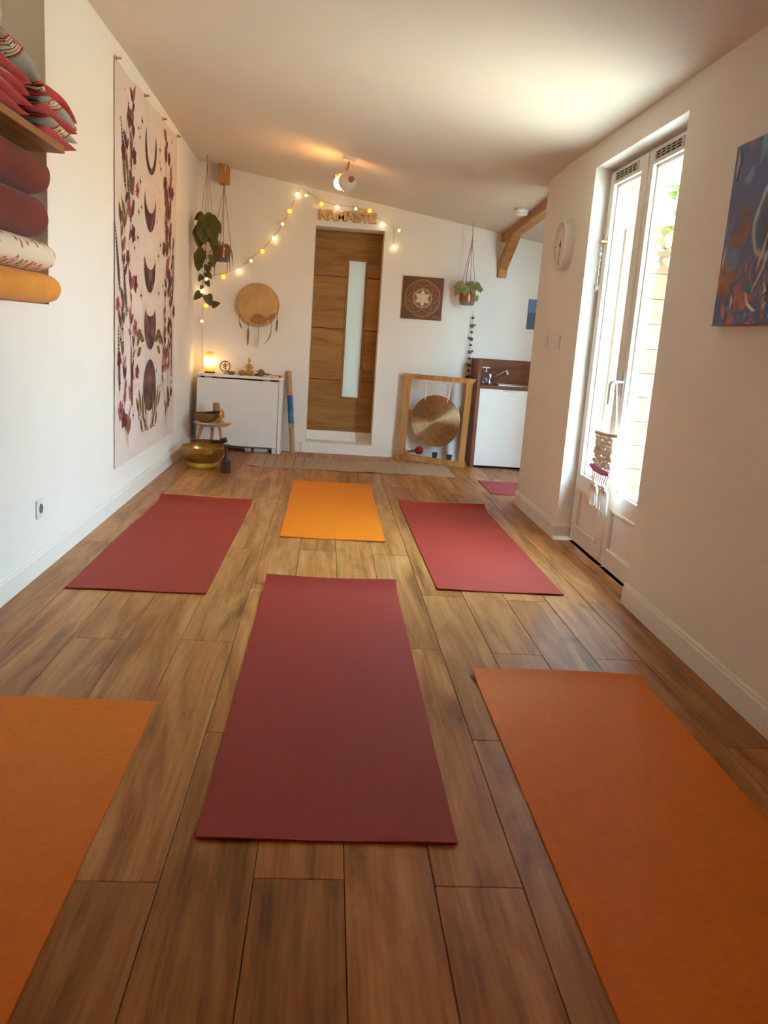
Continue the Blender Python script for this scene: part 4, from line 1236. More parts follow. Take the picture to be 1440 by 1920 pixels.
for ch, x0, w in zip(W, xw, lw):
    me = letter_mesh(ch, 0.10, 0.035)
    xs = [v.co.x for v in me.vertices]; ys = [v.co.y for v in me.vertices]; zs = [v.co.z for v in me.vertices]
    a, b, c, d = min(xs), max(xs), min(ys), max(ys); zr = max(zs)
    for v in me.vertices:
        X = -0.157 + x0 + (v.co.x - a) / (b - a) * w
        Z = 2.178 + (v.co.y - c) / (d - c) * 0.093
        Yy = YB - 0.012 - v.co.z / zr * 0.012
        v.co = Vector((X, Yy, Z)) - ORG[sg]
    me.materials.clear(); me.materials.append(M_ngold); me.materials.append(M_nface)
    for p in me.polygons: p.material_index = 1 if p.normal.z > 0.9 or abs(p.normal.y) > 0.9 else 0
    me.update()
    for p in me.polygons: p.material_index = 1 if abs(p.normal.y) > 0.9 else 0
    o = bpy.data.objects.new('letter', me); COL.objects.link(o); o.parent = sg; ORG[o] = ORG[sg]
    me2 = letter_mesh(ch, 0.02, -0.004)
    for v in me2.vertices:
        X = -0.157 + x0 + w * 0.5 + ((v.co.x - a) / (b - a) - 0.5) * w * 0.92
        Z = 2.178 + 0.0465 + ((v.co.y - c) / (d - c) - 0.5) * 0.086
        v.co = Vector((X, YB - 0.0245 - v.co.z * 0.02, Z)) - ORG[sg]
    me2.materials.clear(); me2.materials.append(mat('letter_inlay', (224, 184, 122), rough=0.5))
    o2 = bpy.data.objects.new('letter_inlay', me2); COL.objects.link(o2); o2.parent = o; ORG[o2] = ORG[sg]

# ================================================================== MANDALA PANEL
M_mboard = mat('brown_mandala_board', (112, 66, 30), rough=0.6, var=0.12, scale=8)
M_mline = mat('ochre_line', (196, 146, 84), rough=0.6); M_mwhite = mat('cream_paint', (226, 202, 172), rough=0.6)
M_mdisc = mat('tan_disc', (148, 96, 46), rough=0.6, var=0.1)
mx, mz = 0.858, 1.539
mp_ = empty('mandala_panel', (mx, YB, 1.343))
tag(mp_, 'square brown panel painted with a cream flower mandala beside the door', 'wall art')
MB().box(mx - 0.193, mx + 0.193, YB - 0.022, YB - 0.001, 1.343, 1.735).build('board', M_mboard, mp_, bevel=0.002)
yf = YB - 0.0225
def ringobj(nm, cx_, cz_, r, w, m, y=yf, n=40):
    g = MB(); g.tube([(cx_ + r * math.cos(2 * PI * k / n), y, cz_ + r * math.sin(2 * PI * k / n)) for k in range(n)], w, 4, closed=True)
    return g
g = ringobj('d', mx, mz, 0.170, 0.0016, M_mline)
for k in range(12):
    a = 2 * PI * k / 12
    for s in (0.075,):
        h = ringobj('x', mx + s * math.cos(a), mz + s * math.sin(a), 0.092, 0.0009, None)
        g.add(h.v, h.f)
for k in range(6):
    a = 2 * PI * k / 6 + PI / 6
    h = ringobj('x', mx + 0.088 * math.cos(a), mz + 0.088 * math.sin(a), 0.086, 0.0013, None); g.add(h.v, h.f)
g.build('ochre_circles', M_mline, mp_)
g = MB(); g.lathe([(0.084, 0), (0.084, 0.0012), (0.001, 0.0012)], (mx, yf, mz), 40, FRT); g.build('centre_disc', M_mdisc, mp_)
g = ringobj('r', mx, mz, 0.086, 0.0032, None, yf - 0.001); g.build('cream_ring', M_mwhite, mp_)
for k in range(6):
    a = PI / 2 + k * PI / 3
    g = MB(); R_ = 0.078; pts = []
    for t in range(9):
        u = t / 8; pts.append((u * R_, 0.26 * R_ * math.sin(PI * u)))
    for t in range(7, 0, -1):
        u = t / 8; pts.append((u * R_, -0.26 * R_ * math.sin(PI * u)))
    g.prism([(mx + x * math.cos(a) - z * math.sin(a), yf - 0.0025, mz + x * math.sin(a) + z * math.cos(a)) for x, z in pts], (0, 0.0015, 0))
    g.build('petal', M_mwhite, mp_)
g = MB()
for k, (x, z) in enumerate(((0.115, -0.172), (0.128, -0.160), (0.140, -0.174), (0.152, -0.166), (0.166, -0.172))):
    g.ball((mx + x, yf, mz + z), 0.005, 6, 4, sc=(1.2, 0.3, 0.6))
g.build('signature', M_mline, mp_)

# small blue picture in the nook
bp_ = empty('blue_picture', (1.99, YB, 1.323)); tag(bp_, 'small blue seascape picture half hidden behind the right wall corner', 'picture')
MB().box(1.887, 2.14, YB - 0.02, YB - 0.001, 1.323, 1.604).build('canvas', mat('deep_blue_paint', (84, 92, 112), rough=0.6, var=0.08), bp_, bevel=0.002)
MB().box(1.888, 2.139, YB - 0.0215, YB - 0.0195, 1.478, 1.603).build('painted_sky', mat('sky_blue_paint', (104, 128, 168), rough=0.6, var=0.06), bp_)

# ================================================================== BEAMS
def ceil_beam(name, x0, x1, y0, y1, drop, label):
    g = MB()
    vs = []
    for y in (y0, y1):
        vs += [(x0, y, zc(x0, y) - drop), (x1, y, zc(x0, y) - drop), (x1, y, zc(x1, y)), (x0, y, zc(x0, y))]
    g.add(vs, [(0, 1, 2, 3), (7, 6, 5, 4), (0, 4, 5, 1), (1, 5, 6, 2), (2, 6, 7, 3), (3, 7, 4, 0)])
    return g
M_oaky = wood('oak_beam_long', (138, 84, 36), (182, 120, 60), (202, 146, 84), axis=1, rough=0.6, knots=0.3)
rb = struct(empty('roof_beam', (1.6, 7.0, 2.1)))
rb['label'] = 'exposed oak purlin with a slanting brace under the nook ceiling'
ceil_beam('x', 1.566, 1.656, 5.0 + 1.06, YB, 0.075, '').build('purlin', M_oaky, rb, bevel=0.002)
g = MB()
yb, yt = YB, 7.60
zb0, zb1 = 1.780, 1.872
zt = zc(1.6, 7.6) - 0.07
out = [(yb, zb0), (yb - 0.035, zb0 + 0.004), (yt - 0.06, zt), (yt + 0.075, zt), (yb, zb1 + 0.05)]
out = [(yb, zb0), (yb - 0.045, zb0 + 0.002), (yb - 0.055, zb0 + 0.07), (yt - 0.03, zt), (yt + 0.10, zt), (yb, zb1 + 0.06)]
g.prism([(1.556, y, z) for y, z in out], (0.082, 0, 0)); g.build('brace', M_oak, rb, bevel=0.002)
blk = struct(empty('beam_stub', (-1.02, 8.05, 2.41)))
blk['label'] = 'short oak beam end sticking out of the back wall under the ceiling'
g = MB()
for_x0, for_x1, y0, y1 = -1.070, -0.985, 8.005, YB
g.add([(for_x0, y0, 2.412), (for_x1, y0, 2.412), (for_x1, y1, 2.412), (for_x0, y1, 2.412), (for_x0, y0, zc(for_x0, y0)), (for_x1, y0, zc(for_x1, y0)), (for_x1, y1, zc(for_x1, y1)), (for_x0, y1, zc(for_x0, y1))],
      [(3, 2, 1, 0), (4, 5, 6, 7), (0, 1, 5, 4), (1, 2, 6, 5), (2, 3, 7, 6), (3, 0, 4, 7)])
g.build('oak_stub', M_oak, blk, bevel=0.002)
g = MB(); g.box(-1.014, -1.008, 8.0, 8.006, 2.50, 2.56); g.build('hook_plate', M_plastic, blk)

# smoke detector
zd = zc(1.50, 7.05)
sd_ = empty('smoke_detector', (1.50, 7.02, zd - 0.04)); tag(sd_, 'round white smoke detector on the ceiling beside the oak beam', 'smoke detector')
g = MB(); g.lathe([(0.052, 0), (0.052, -0.012), (0.046, -0.018), (0.046, -0.03), (0.036, -0.038), (0.001, -0.04)], (1.50, 7.02, zd - 0.006), 30); g.build('detector_body', M_plastic, sd_, smooth=True)
g = MB(); g.lathe([(0.056, 0.008), (0.056, -0.004)], (1.50, 7.02, zd - 0.006), 30); g.build('base_plate', M_plastic, sd_, smooth=True)

# ================================================================== CEILING LAMP
M_lampw = mat('lamp_white_metal', (236, 222, 200), rough=0.4)
M_copper = mat('lamp_copper', (190, 128, 70), rough=0.4, metal=0.7)
M_bulb = mat('warm_bulb', (255, 236, 196), rough=0.4, emit=(255, 196, 118), estr=48.0)
M_opal = mat('opal_cup', (226, 208, 190), rough=0.35, spec=0.4)
def spotlight(LX, LY, label, d1, d2):
    LZ = zc(LX, LY)
    cl = empty('ceiling_spotlight', (LX, LY, LZ - 0.24))
    tag(cl, label, 'lamp')
    g = MB(); g.lathe([(0.050, 0.004), (0.050, -0.022), (0.044, -0.028), (0.001, -0.028)], (LX, LY, LZ), 32, RY(0.1324)); g.build('ceiling_rose', M_lampw, cl, smooth=True)
    g = MB(); g.tube([(LX, LY, LZ - 0.026), (LX - 0.006, LY, LZ - 0.07), (LX - 0.015, LY + 0.01, LZ - 0.115)], 0.0065, 10); g.tube([(LX - 0.002, LY - 0.006, LZ - 0.045), (LX - 0.014, LY - 0.006, LZ - 0.10)], 0.009, 10); g.build('arm', M_copper, cl, smooth=True)
    def cup(c, d, name):
        """opaque cup opening along d, with a glowing bulb inside"""
        d = Vector(d).normalized(); q = d.to_track_quat('Z', 'Y').to_matrix().to_4x4()
        h = MB(); R_ = 0.068
        prof = [(1e-4, -R_)] + [(R_ * math.sin(t), -R_ * math.cos(t)) for t in (0.3, 0.6, 0.9, 1.2, 1.5, 1.75)] + [(R_ * 0.975, R_ * 0.17)] + [((R_ - 0.004) * math.sin(t), -(R_ - 0.004) * math.cos(t)) for t in (1.5, 1.2, 0.9, 0.6, 0.3)] + [(1e-4, -(R_ - 0.004))]
        h.lathe(prof, c, 32, q)
        s = h.build(name, M_opal, cl, smooth=True)
        b = MB(); b.ball(Vector(c) + d * 0.006, 0.050, 20, 12); b.build('bulb', M_bulb, s, smooth=True)
        k = MB(); k.lathe([(0.018, -0.088), (0.022, -0.080), (0.024, -0.064), (0.020, -0.055)], c, 16, q); k.build('socket_collar', M_copper, s, smooth=True)
    cup((LX - 0.008, LY - 0.035, LZ - 0.185), d1, 'lamp_cup')
    cup((LX - 0.052, LY + 0.055, LZ - 0.175), d2, 'lamp_cup')
    g = MB(); g.tube([(LX - 0.015, LY + 0.01, LZ - 0.115), (LX - 0.014, LY - 0.045, LZ - 0.128)], 0.006, 8); g.tube([(LX - 0.015, LY + 0.01, LZ - 0.115), (LX - 0.02, LY + 0.05, LZ - 0.128)], 0.006, 8); g.build('yoke', M_copper, cl, smooth=True)
spotlight(0.075, 6.66, 'white two-cup ceiling spotlight glowing toward the back wall', (-0.42, 0.9, -0.20), (-0.72, 0.05, -0.45))
spotlight(0.10, 0.35, 'added unseen two-cup fill spotlight above the near end of the room', (0.85, 0.35, -0.10), (-0.80, 0.40, -0.05))  # added out of view as warm fill for the near floor and walls

# ================================================================== STRING LIGHTS
M_wire = mat('pale_gold_wire', (196, 160, 110), rough=0.5)
BW = mat('white_globe', (255, 240, 205), rough=0.3, emit=(255, 226, 160), estr=4.5)
BA = mat('amber_globe', (255, 196, 70), rough=0.3, emit=(255, 168, 40), estr=2.2)
M_gring = mat('gold_mirror_globe', (196, 156, 84), rough=0.15, metal=1.0)
M_led = mat('led_core', (255, 246, 220), rough=0.3, emit=(255, 236, 190), estr=11.0)
sl_ = empty('string_lights', (-0.3, YB, 2.2)); tag(sl_, 'string of small glowing globes draped across the back wall and above the door', 'string lights')
BUL = [(-1.203, 1.187, 'g'), (-1.172, 1.33, 'a'), (-1.209, 1.463, 'w'), (-1.168, 1.572, 'g'), (-1.016, 1.602, 'a'), (-0.88, 1.665, 'w'), (-0.765, 1.764, 'g'), (-0.665, 1.857, 'a'), (-0.562, 1.979, 'w'), (-0.489, 2.111, 'g'), (-0.43, 2.228, 'a'),
       (-0.364, 2.378, 'w'), (-0.285, 2.375, 'g'), (-0.14, 2.311, 'a'), (0.004, 2.292, 'w'), (0.176, 2.293, 'g'), (0.305, 2.285, 'a'), (0.432, 2.176, 'w'), (0.589, 2.136, 'g'), (0.555, 1.985, 'w')]
yw = YB - 0.012
wire = [(-1.19, yw, 0.74), (-1.20, yw, 1.0), (-1.205, yw, 1.22), (-1.19, yw, 1.36), (-1.20, yw, 1.50), (-1.15, yw, 1.60), (-1.0, yw, 1.64), (-0.86, yw, 1.705), (-0.76, yw, 1.79), (-0.65, yw, 1.89), (-0.55, yw, 2.01), (-0.475, yw, 2.14), (-0.415, yw, 2.27), (-0.348, yw, 2.45),
        (-0.27, yw, 2.41), (-0.14, yw, 2.345), (0.0, yw, 2.315), (0.17, yw, 2.315), (0.30, yw, 2.28), (0.42, yw, 2.215), (0.545, yw, 2.155), (0.552, yw, 2.02)]
MB().tube(wire, 0.0022, 5).build('wire', M_wire, sl_, smooth=True)
for x, z, k in BUL:
    c = Vector((x, YB - (0.048 if -0.2 < x < 0.4 else 0.035), z)); top = c + Vector((0, 0.018, 0.025))
    if k == 'w': o = MB().ball(c, 0.0185, 14, 8).build('globe', BW, sl_, smooth=True)
    elif k == 'a': o = MB().ball(c, 0.0185, 14, 8).build('globe', BA, sl_, smooth=True)
    else:
        g = MB(); g.lathe([(1e-4, -0.019), (0.010, -0.0165), (0.0165, -0.010), (0.019, 0), (0.0175, 0.008), (0.0145, 0.013), (0.013, 0.011), (0.016, 0.0), (0.009, -0.012), (1e-4, -0.015)], c, 18, RX(PI / 2 + 0.15))
        o = g.build('globe', M_gring, sl_, smooth=True)
        MB().ball(c + Vector((0, -0.002, 0)), 0.0098, 12, 8).build('lit_core', M_led, o, smooth=True)
    MB().tube([c + Vector((0, 0.010, 0.014)), top], 0.003, 6).build('bulb_cap', M_wire, o, smooth=True)

# ================================================================== HANGING PLANTS
M_leafd = mat('dark_pothos_leaf', (78, 76, 28), rough=0.45, var=0.25, scale=20)
M_leafv = mat('variegated_leaf', (128, 126, 70), rough=0.45, var=0.45, scale=25)
M_leafs = mat('spider_plant_leaf', (140, 118, 60), rough=0.5, var=0.35, scale=30)
M_stem = mat('vine_stem', (124, 92, 52), rough=0.6)
M_rope = mat('jute_rope', (164, 116, 66), rough=0.9, bump=0.4, bscale=300)
M_pot = mat('glazed_brown_pot', (150, 88, 40), rough=0.22, var=0.12, scale=12, coat=0.4)
M_potb = mat('grey_pot_foot', (120, 104, 98), rough=0.5)
def leaf_mesh(name, m, kind='heart'):
    if kind == 'heart':
        half = [(0.0, 0.0), (0.20, -0.10), (0.38, -0.02), (0.46, 0.18), (0.40, 0.45), (0.24, 0.75), (0.0, 1.0)]
    else:
        half = [(0.0, 0.0), (0.05, 0.1), (0.07, 0.35), (0.06, 0.65), (0.03, 0.88), (0.0, 1.0)]
    mid = [0.0, 0.10, 0.25, 0.45, 0.65, 0.85, 1.0]
    vs, fs = [], []
    n = len(half)
    def z(x, y): return -0.32 * y * y + 0.28 * abs(x)
    mids = [(0, (half[i][1] if 0 < i < n - 1 else half[i][1]), 0) for i in range(n)]
    for sd in (-1, 1):
        b = len(vs)
        for i, (x, y) in enumerate(half):
            my = max(0.0, y)
            vs.append((0, my, z(0, my))); vs.append((sd * x, y, z(x, y)))
        for i in range(n - 1):
            a = b + 2 * i
            fs.append((a, a + 1, a + 3, a + 2) if sd > 0 else (a, a + 2, a + 3, a + 1))
    me = bpy.data.meshes.new(name); me.from_pydata(vs, [], fs); me.materials.append(m)
    bm = bmesh.new(); bm.from_mesh(me); bmesh.ops.remove_doubles(bm, verts=bm.verts, dist=1e-5)
    bmesh.ops.dissolve_degenerate(bm, edges=bm.edges, dist=1e-5); bm.to_mesh(me); bm.free()
    for p in me.polygons: p.use_smooth = True
    return me
LM_d = leaf_mesh('leaf', M_leafd); LM_v = leaf_mesh('leaf', M_leafv)
def orient(base, d, nrm, s):
    y = Vector(d).normalized(); n = Vector(nrm)
    x = y.cross(n); x = x.normalized() if x.length > 1e-4 else y.orthogonal().normalized()
    z = x.cross(y)
    m = Matrix.Identity(4)
    for i in range(3):
        m[i][0] = x[i] * s; m[i][1] = y[i] * s; m[i][2] = z[i] * s; m[i][3] = base[i]
    return m
def hanger(root, top, knot, rim_pts, bottom, r=0.0028):
    MB().tube([top, knot], r * 1.4, 6).build('hanger_loop', M_rope, root, smooth=True)
    MB().tube([Vector(knot) + Vector((0, 0, 0.03)), Vector(knot), Vector(knot) - Vector((0, 0, 0.03))], [r, r * 3, r * 1.5], 8).build('knot', M_rope, root, smooth=True)
    for p in rim_pts:
        MB().tube([knot, p, bottom], r, 5).build('hanger_cord', M_rope, root, smooth=True)
def pot(root, c, r, h):
    x, y, z = c
    g = MB(); g.lathe([(r * 0.80, 0), (r * 0.92, h * 0.06), (r, h * 0.26)], (x, y, z), 28); g.build('pot_foot', M_potb, root, smooth=True)
    g = MB(); g.lathe([(r, h * 0.26), (r * 1.06, h * 0.5), (r * 1.05, h * 0.8), (r * 0.98, h), (r * 0.90, h), (r * 0.92, h * 0.85), (1e-4, h * 0.84)], (x, y, z), 28); g.build('pot', M_pot, root, smooth=True)
# --- trailing pothos in the left corner
px, py = -1.128, 7.75
pl = empty('hanging_pothos', (px, py, 1.88)); tag(pl, 'dark green trailing pothos hanging in the back left corner', 'hanging plant')
pot(pl, (px, py, 1.885), 0.062, 0.10)
hanger(pl, (px - 0.008, py, zc(px, py)), (px - 0.006, py, 2.50), [(px + 0.064 * math.cos(a), py + 0.064 * math.sin(a), 1.97) for a in (0.4, 1.97, 3.54, 5.11)], (px, py, 1.885), 0.0018)
vine = [(px + 0.03, py - 0.05, 1.98), (px + 0.035, py - 0.085, 1.95), (px + 0.012, py - 0.085, 1.85), (px - 0.002, py - 0.07, 1.74), (px - 0.005, py - 0.06, 1.60), (px - 0.02, py - 0.06, 1.49), (px - 0.012, py - 0.06, 1.40), (px + 0.03, py - 0.06, 1.345), (px + 0.075, py - 0.06, 1.325)]
MB().tube(vine, 0.0028, 6).build('vine', M_stem, pl, smooth=True)
MB().tube([(px + 0.05, py - 0.04, 1.98), (px + 0.085, py - 0.07, 1.93), (px + 0.06, py - 0.075, 1.80), (px + 0.02, py - 0.07, 1.74), (px + 0.005, py - 0.065, 1.66)], 0.0022, 6).build('vine', M_stem, pl, smooth=True)
def put(root, me, x, y, z, d, s, n=(0, -1, 0.25), petiole=None):
    if petiole is not None:
        MB().tube([petiole, ((petiole[0] + x) / 2, (petiole[1] + y) / 2, (petiole[2] + z) / 2 + 0.008), (x, y, z)], 0.0015, 5).build('petiole', M_stem, root, smooth=True)
    part_copy(me, 'leaf', root, orient((x, y, z), d, n, s))
rl = random.Random(21)
# big crown leaves: (x, z, direction x, z, size)
for (x, z, dx, dz, s, yy) in ((-1.155, 2.085, -0.7, -0.35, 0.085, 7.70), (-1.135, 2.090, 0.35, -1.0, 0.13, 7.69), (-1.095, 2.065, 0.75, -0.55, 0.105, 7.70), (-1.165, 1.985, -0.45, -0.9, 0.10, 7.68),
                          (-1.12, 1.995, 0.05, -1, 0.115, 7.66), (-1.085, 1.99, 0.6, -0.8, 0.12, 7.67), (-1.150, 1.96, 0.25, -1, 0.12, 7.66), (-1.17, 1.94, -0.25, -1, 0.115, 7.67), (-1.065, 2.03, 0.85, -0.9, 0.11, 7.70),
                          (-1.185, 1.965, -0.9, -0.55, 0.075, 7.70), (-1.165, 1.905, -0.15, -1, 0.10, 7.69), (-1.14, 2.02, -0.3, -0.9, 0.12, 7.66), (-1.10, 2.02, 0.4, -0.9, 0.12, 7.66), (-1.09, 1.90, 0.8, -0.5, 0.10, 7.68), (-1.055, 1.87, 0.1, -1, 0.085, 7.69), (-1.075, 1.975, 0.2, -1, 0.10, 7.65)):
    put(pl, LM_d, x, yy, z, (dx, -0.25, dz), s, (0.15 * dx, -1, 0.35), (px + 0.02, py - 0.03, 1.985))
# leaves down the vine
for (x, z, dx, dz, s) in ((-1.14, 1.79, -0.55, -0.55, 0.10), (-1.16, 1.76, -0.3, -1, 0.125), (-1.06, 1.755, 0.2, -1, 0.09), (-1.175, 1.70, -0.1, -1, 0.09), (-1.150, 1.665, -0.5, -0.7, 0.045), (-1.10, 1.67, 0.05, -1, 0.075), (-1.085, 1.70, 0.6, -0.55, 0.06),
                         (-1.10, 1.595, 0.5, -0.5, 0.055), (-1.145, 1.575, -0.55, -0.7, 0.06), (-1.11, 1.53, 0.55, -0.75, 0.055), (-1.145, 1.49, -0.2, -0.6, 0.04), (-1.155, 1.425, -0.7, -0.6, 0.085), (-1.10, 1.412, 0.4, -1, 0.095), (-1.055, 1.328, 0.85, 0.35, 0.075), (-1.115, 1.60, 0.1, -1, 0.04)):
    near = min(vine, key=lambda p: abs(p[2] - z - 0.01))
    put(pl, LM_d, x, py - 0.075, z, (dx, -0.25, dz), s, (0.2 * dx, -1, 0.3), (near[0], near[1], near[2]))

# --- spider plant under the beam stub
qx, qy = -1.013, 7.90
sp = empty('hanging_spider_plant', (qx, qy, 1.72)); tag(sp, 'spider plant in a brown glazed pot hanging from the oak beam end', 'hanging plant')
pot(sp, (qx, qy, 1.722), 0.076, 0.138)
hanger(sp, (qx - 0.002, 7.998, 2.44), (qx - 0.002, 7.985, 2.385), [(qx + 0.082 * math.cos(a), qy + 0.082 * math.sin(a), 1.86) for a in (0.3, 1.87, 3.44, 5.01)], (qx, qy, 1.722), 0.0028)
def blade(root, pts, w, m, name='leaf'):
    g = MB(); A, B3 = [], []
    P_ = [Vector(p) for p in pts]; n = len(P_)
    for i, p in enumerate(P_):
        d = (P_[min(i + 1, n - 1)] - P_[max(i - 1, 0)]).normalized()
        x = d.cross(Vector((0, -1, 0.2))).normalized()
        ww = w * (math.sin(PI * (0.18 + 0.80 * i / (n - 1))) ** 0.8)
        A.append(p - x * ww / 2); B3.append(p + x * ww / 2)
    C3 = [p + Vector((0, 0.003, -0.001)) for p in P_]
    vs = A + C3 + B3
    fs = []
    for k in range(n - 1):
        fs += [(k, k + 1, n + k + 1, n + k), (n + k, n + k + 1, 2 * n + k + 1, 2 * n + k)]
    g.add(vs, fs); g.build(name, m, root, smooth=True, fix=False)
zr = 1.852
for (dx, dz, drop, yy) in ((-0.07, 0.05, -0.02, -0.05), (0.06, 0.045, 0.0, -0.04), (0.02, 0.06, 0.02, -0.06), (-0.03, 0.07, 0.03, -0.05), (0.085, 0.03, -0.20, -0.08), (0.11, 0.05, -0.17, -0.07), (0.065, 0.02, -0.24, -0.09), (-0.045, 0.03, -0.29, -0.09), (0.02, 0.025, -0.15, -0.10), (-0.085, 0.02, -0.08, -0.05), (0.09, 0.06, -0.10, 0.02), (-0.02, 0.03, -0.12, -0.095)):
    p0 = Vector((qx + dx * 0.15, qy + yy * 0.2, zr - 0.01)); p1 = Vector((qx + dx * 0.7, qy + yy * 0.8, zr + dz)); p2 = Vector((qx + dx * 1.0, qy + yy - 0.01, zr + dz * 0.3 + drop * 0.35)); p3 = Vector((qx + dx * 1.05, qy + yy - 0.012, zr + drop))
    pts = []
    for k in range(9):
        t = k / 8; u = 1 - t
        pts.append(p0 * u ** 3 + p1 * 3 * u * u * t + p2 * 3 * u * t * t + p3 * t ** 3)
    blade(sp, pts, 0.013, M_leafs)

# --- small pothos right of the mandala panel
ux, uy = 1.259, 7.95
p3 = empty('hanging_pothos', (ux, uy, 1.50)); tag(p3, 'pale green pothos in a brown pot hanging right of the mandala panel', 'hanging plant')
pot(p3, (ux, uy, 1.498), 0.072, 0.128)
hanger(p3, (ux - 0.002, uy, zc(ux, uy)), (ux + 0.002, uy, 2.075), [(ux + 0.076 * math.cos(a), uy + 0.076 * math.sin(a), 1.63) for a in (0.25, 1.9, 3.4, 4.8)], (ux, uy, 1.498), 0.0026)
for (x, z, dx, dz, s, yy) in ((1.19, 1.67, -0.9, -0.15, 0.085, -0.06), (1.195, 1.655, -0.75, -0.7, 0.10, -0.075), (1.225, 1.665, -0.1, -0.9, 0.085, -0.08), (1.235, 1.675, 0.6, 0.25, 0.07, -0.06), (1.30, 1.69, -0.5, 0.15, 0.06, -0.05), (1.305, 1.685, 0.75, -0.55, 0.095, -0.07),
                             (1.315, 1.665, 0.95, -0.15, 0.085, -0.05), (1.285, 1.665, 0.35, -0.9, 0.075, -0.08), (1.205, 1.68, -0.5, 0.2, 0.07, -0.03), (1.33, 1.585, 0.35, -0.9, 0.055, -0.04), (1.32, 1.69, 0.4, -0.2, 0.07, 0.0)):
    put(p3, LM_v, x, uy + yy, z, (dx, -0.25, dz), s, (0.1 * dx, -0.8, 0.7), (ux + (x - ux) * 0.4, uy + yy * 0.4, 1.615))

# ================================================================== ELEPHANT GARLAND
M_bead = mat('dark_red_bead', (74, 28, 30), rough=0.45); M_ele = mat('patchwork_grey', (120, 96, 78), rough=0.8, var=0.5, scale=120); M_ele2 = mat('dark_cloth', (66, 56, 60), rough=0.8, var=0.4, scale=120)
gx_, gy_ = 1.352, YB - 0.05
gl = empty('elephant_garland', (gx_, gy_, 0.83)); tag(gl, 'hanging garland of tiny cloth elephants and dark beads below the right plant', 'garland')
MB().tube([(gx_ - 0.004, gy_, 1.46), (gx_ + 0.002, gy_, 1.2), (gx_, gy_, 0.82)], 0.0018, 5).build('thread', M_bronze, gl, smooth=True)
MB().tube([(gx_ - 0.004, YB, 1.46), (gx_ - 0.004, gy_, 1.46)], 0.003, 6).build('nail', M_chrome, gl, smooth=True)
for z in (1.392, 1.257, 1.136, 1.009, 0.892):
    g = MB(); g.ball((gx_ + 0.001, gy_, z), 0.0125, 12, 8, sc=(1.3, 1.1, 0.85)); g.build('bead', M_bead, gl, smooth=True)
def elephant(x, y, z, s, m, flip=1):
    g = MB(); f = flip
    g.ball((x, y, z), s, 12, 8, sc=(1.0, 0.55, 0.70))
    g.ball((x + f * s * 1.0, y, z + s * 0.38), s * 0.52, 10, 7, sc=(1, 0.8, 1))
    g.tube([(x + f * s * 1.35, y, z + s * 0.35), (x + f * s * 1.65, y, z + s * 0.1), (x + f * s * 1.62, y, z - s * 0.35), (x + f * s * 1.85, y, z - s * 0.45)], [s * 0.24, s * 0.18, s * 0.12, s * 0.08], 7)
    for dx in (-0.6, 0.5):
        for dy in (-0.25, 0.25):
            g.tube([(x + f * dx * s, y + dy * s, z - s * 0.3), (x + f * dx * s, y + dy * s, z - s * 1.05)], [s * 0.26, s * 0.22], 7)
    g.ball((x + f * s * 0.75, y - s * 0.35, z + s * 0.35), s * 0.42, 8, 6, sc=(0.8, 0.25, 1))
    g.tube([(x - f * s * 0.95, y, z + s * 0.2), (x - f * s * 1.2, y, z - s * 0.35)], [s * 0.07, s * 0.04], 5)
    g.build('cloth_elephant', m, gl, smooth=True)
for k, z in enumerate((1.318, 1.196, 1.072, 0.948)):
    elephant(gx_, gy_, z, 0.020, M_ele if k != 1 else M_ele2, 1 if k % 2 == 0 else -1)
elephant(gx_ - 0.003, gy_, 0.835, 0.019, M_ele2, 1)

# ================================================================== KITCHENETTE
M_dkpanel = wood('brown_laminate', (96, 46, 20), (124, 66, 32), (138, 80, 42), axis=0, rough=0.5, knots=0.0, rnd=False, spec=0.2)
M_dkpanelv = wood('brown_laminate_upright', (96, 46, 20), (124, 66, 32), (138, 80, 42), axis=2, rough=0.5, knots=0.0, rnd=False, spec=0.2)
M_kwhite = mat('white_laminate_front', (228, 212, 198), rough=0.4, spec=0.4)
M_steel = mat('stainless_steel', (200, 192, 182), rough=0.25, metal=1.0)
KX0, KX1, KY0, KY1 = 1.420, 2.026, 7.765, YB - 0.002
kp = MB().box(1.388, KX0, KY0 - 0.01, KY1, 0, 1.016).build('side_panel', M_dkpanelv, bevel=0.0015, origin=(1.4, 7.95, 0))
tag(kp, 'tall dark brown end panel of the kitchenette beside the gong', 'panel')
bs = MB().box(KX0 + 0.001, KX1, KY1 - 0.016, KY1, 0.783, 1.017).build('backsplash', M_dkpanel, bevel=0.0015, origin=(1.72, YB, 0.78))
tag(bs, 'dark brown backsplash board on the wall behind the sink', 'backsplash')
wt = empty('sink_worktop', (1.72, 7.95, 0.752)); tag(wt, 'dark brown kitchen worktop with a steel sink edge', 'worktop')
MB().box(KX0 + 0.001, KX1, KY0 - 0.008, KY1 - 0.017, 0.752, 0.782).build('worktop', M_dkpanel, wt, bevel=0.003)
g = MB()
for a, b, c, d in ((1.60, 1.99, 7.80, 7.825), (1.60, 1.99, 8.06, 8.085), (1.60, 1.625, 7.825, 8.06), (1.965, 1.99, 7.825, 8.06)):
    g.box(a, b, c, d, 0.781, 0.790)
g.build('sink_rim', M_steel, wt, bevel=0.003)
kc = empty('kitchen_cabinet', (1.72, 7.95, 0)); tag(kc, 'white sink cabinet door front under the brown worktop', 'cabinet')
MB().box(KX0 + 0.002, KX1, KY0 + 0.02, KY1 - 0.018, 0.06, 0.750).build('body', M_kwhite, kc)
MB().box(KX0 + 0.004, KX1 - 0.002, KY0, KY0 + 0.018, 0.022, 0.747).build('door', M_kwhite, kc, bevel=0.0015)
MB().box(KX0 + 0.004, KX1 - 0.002, KY0 + 0.05, KY0 + 0.065, 0.0, 0.062).build('plinth', M_black, kc)
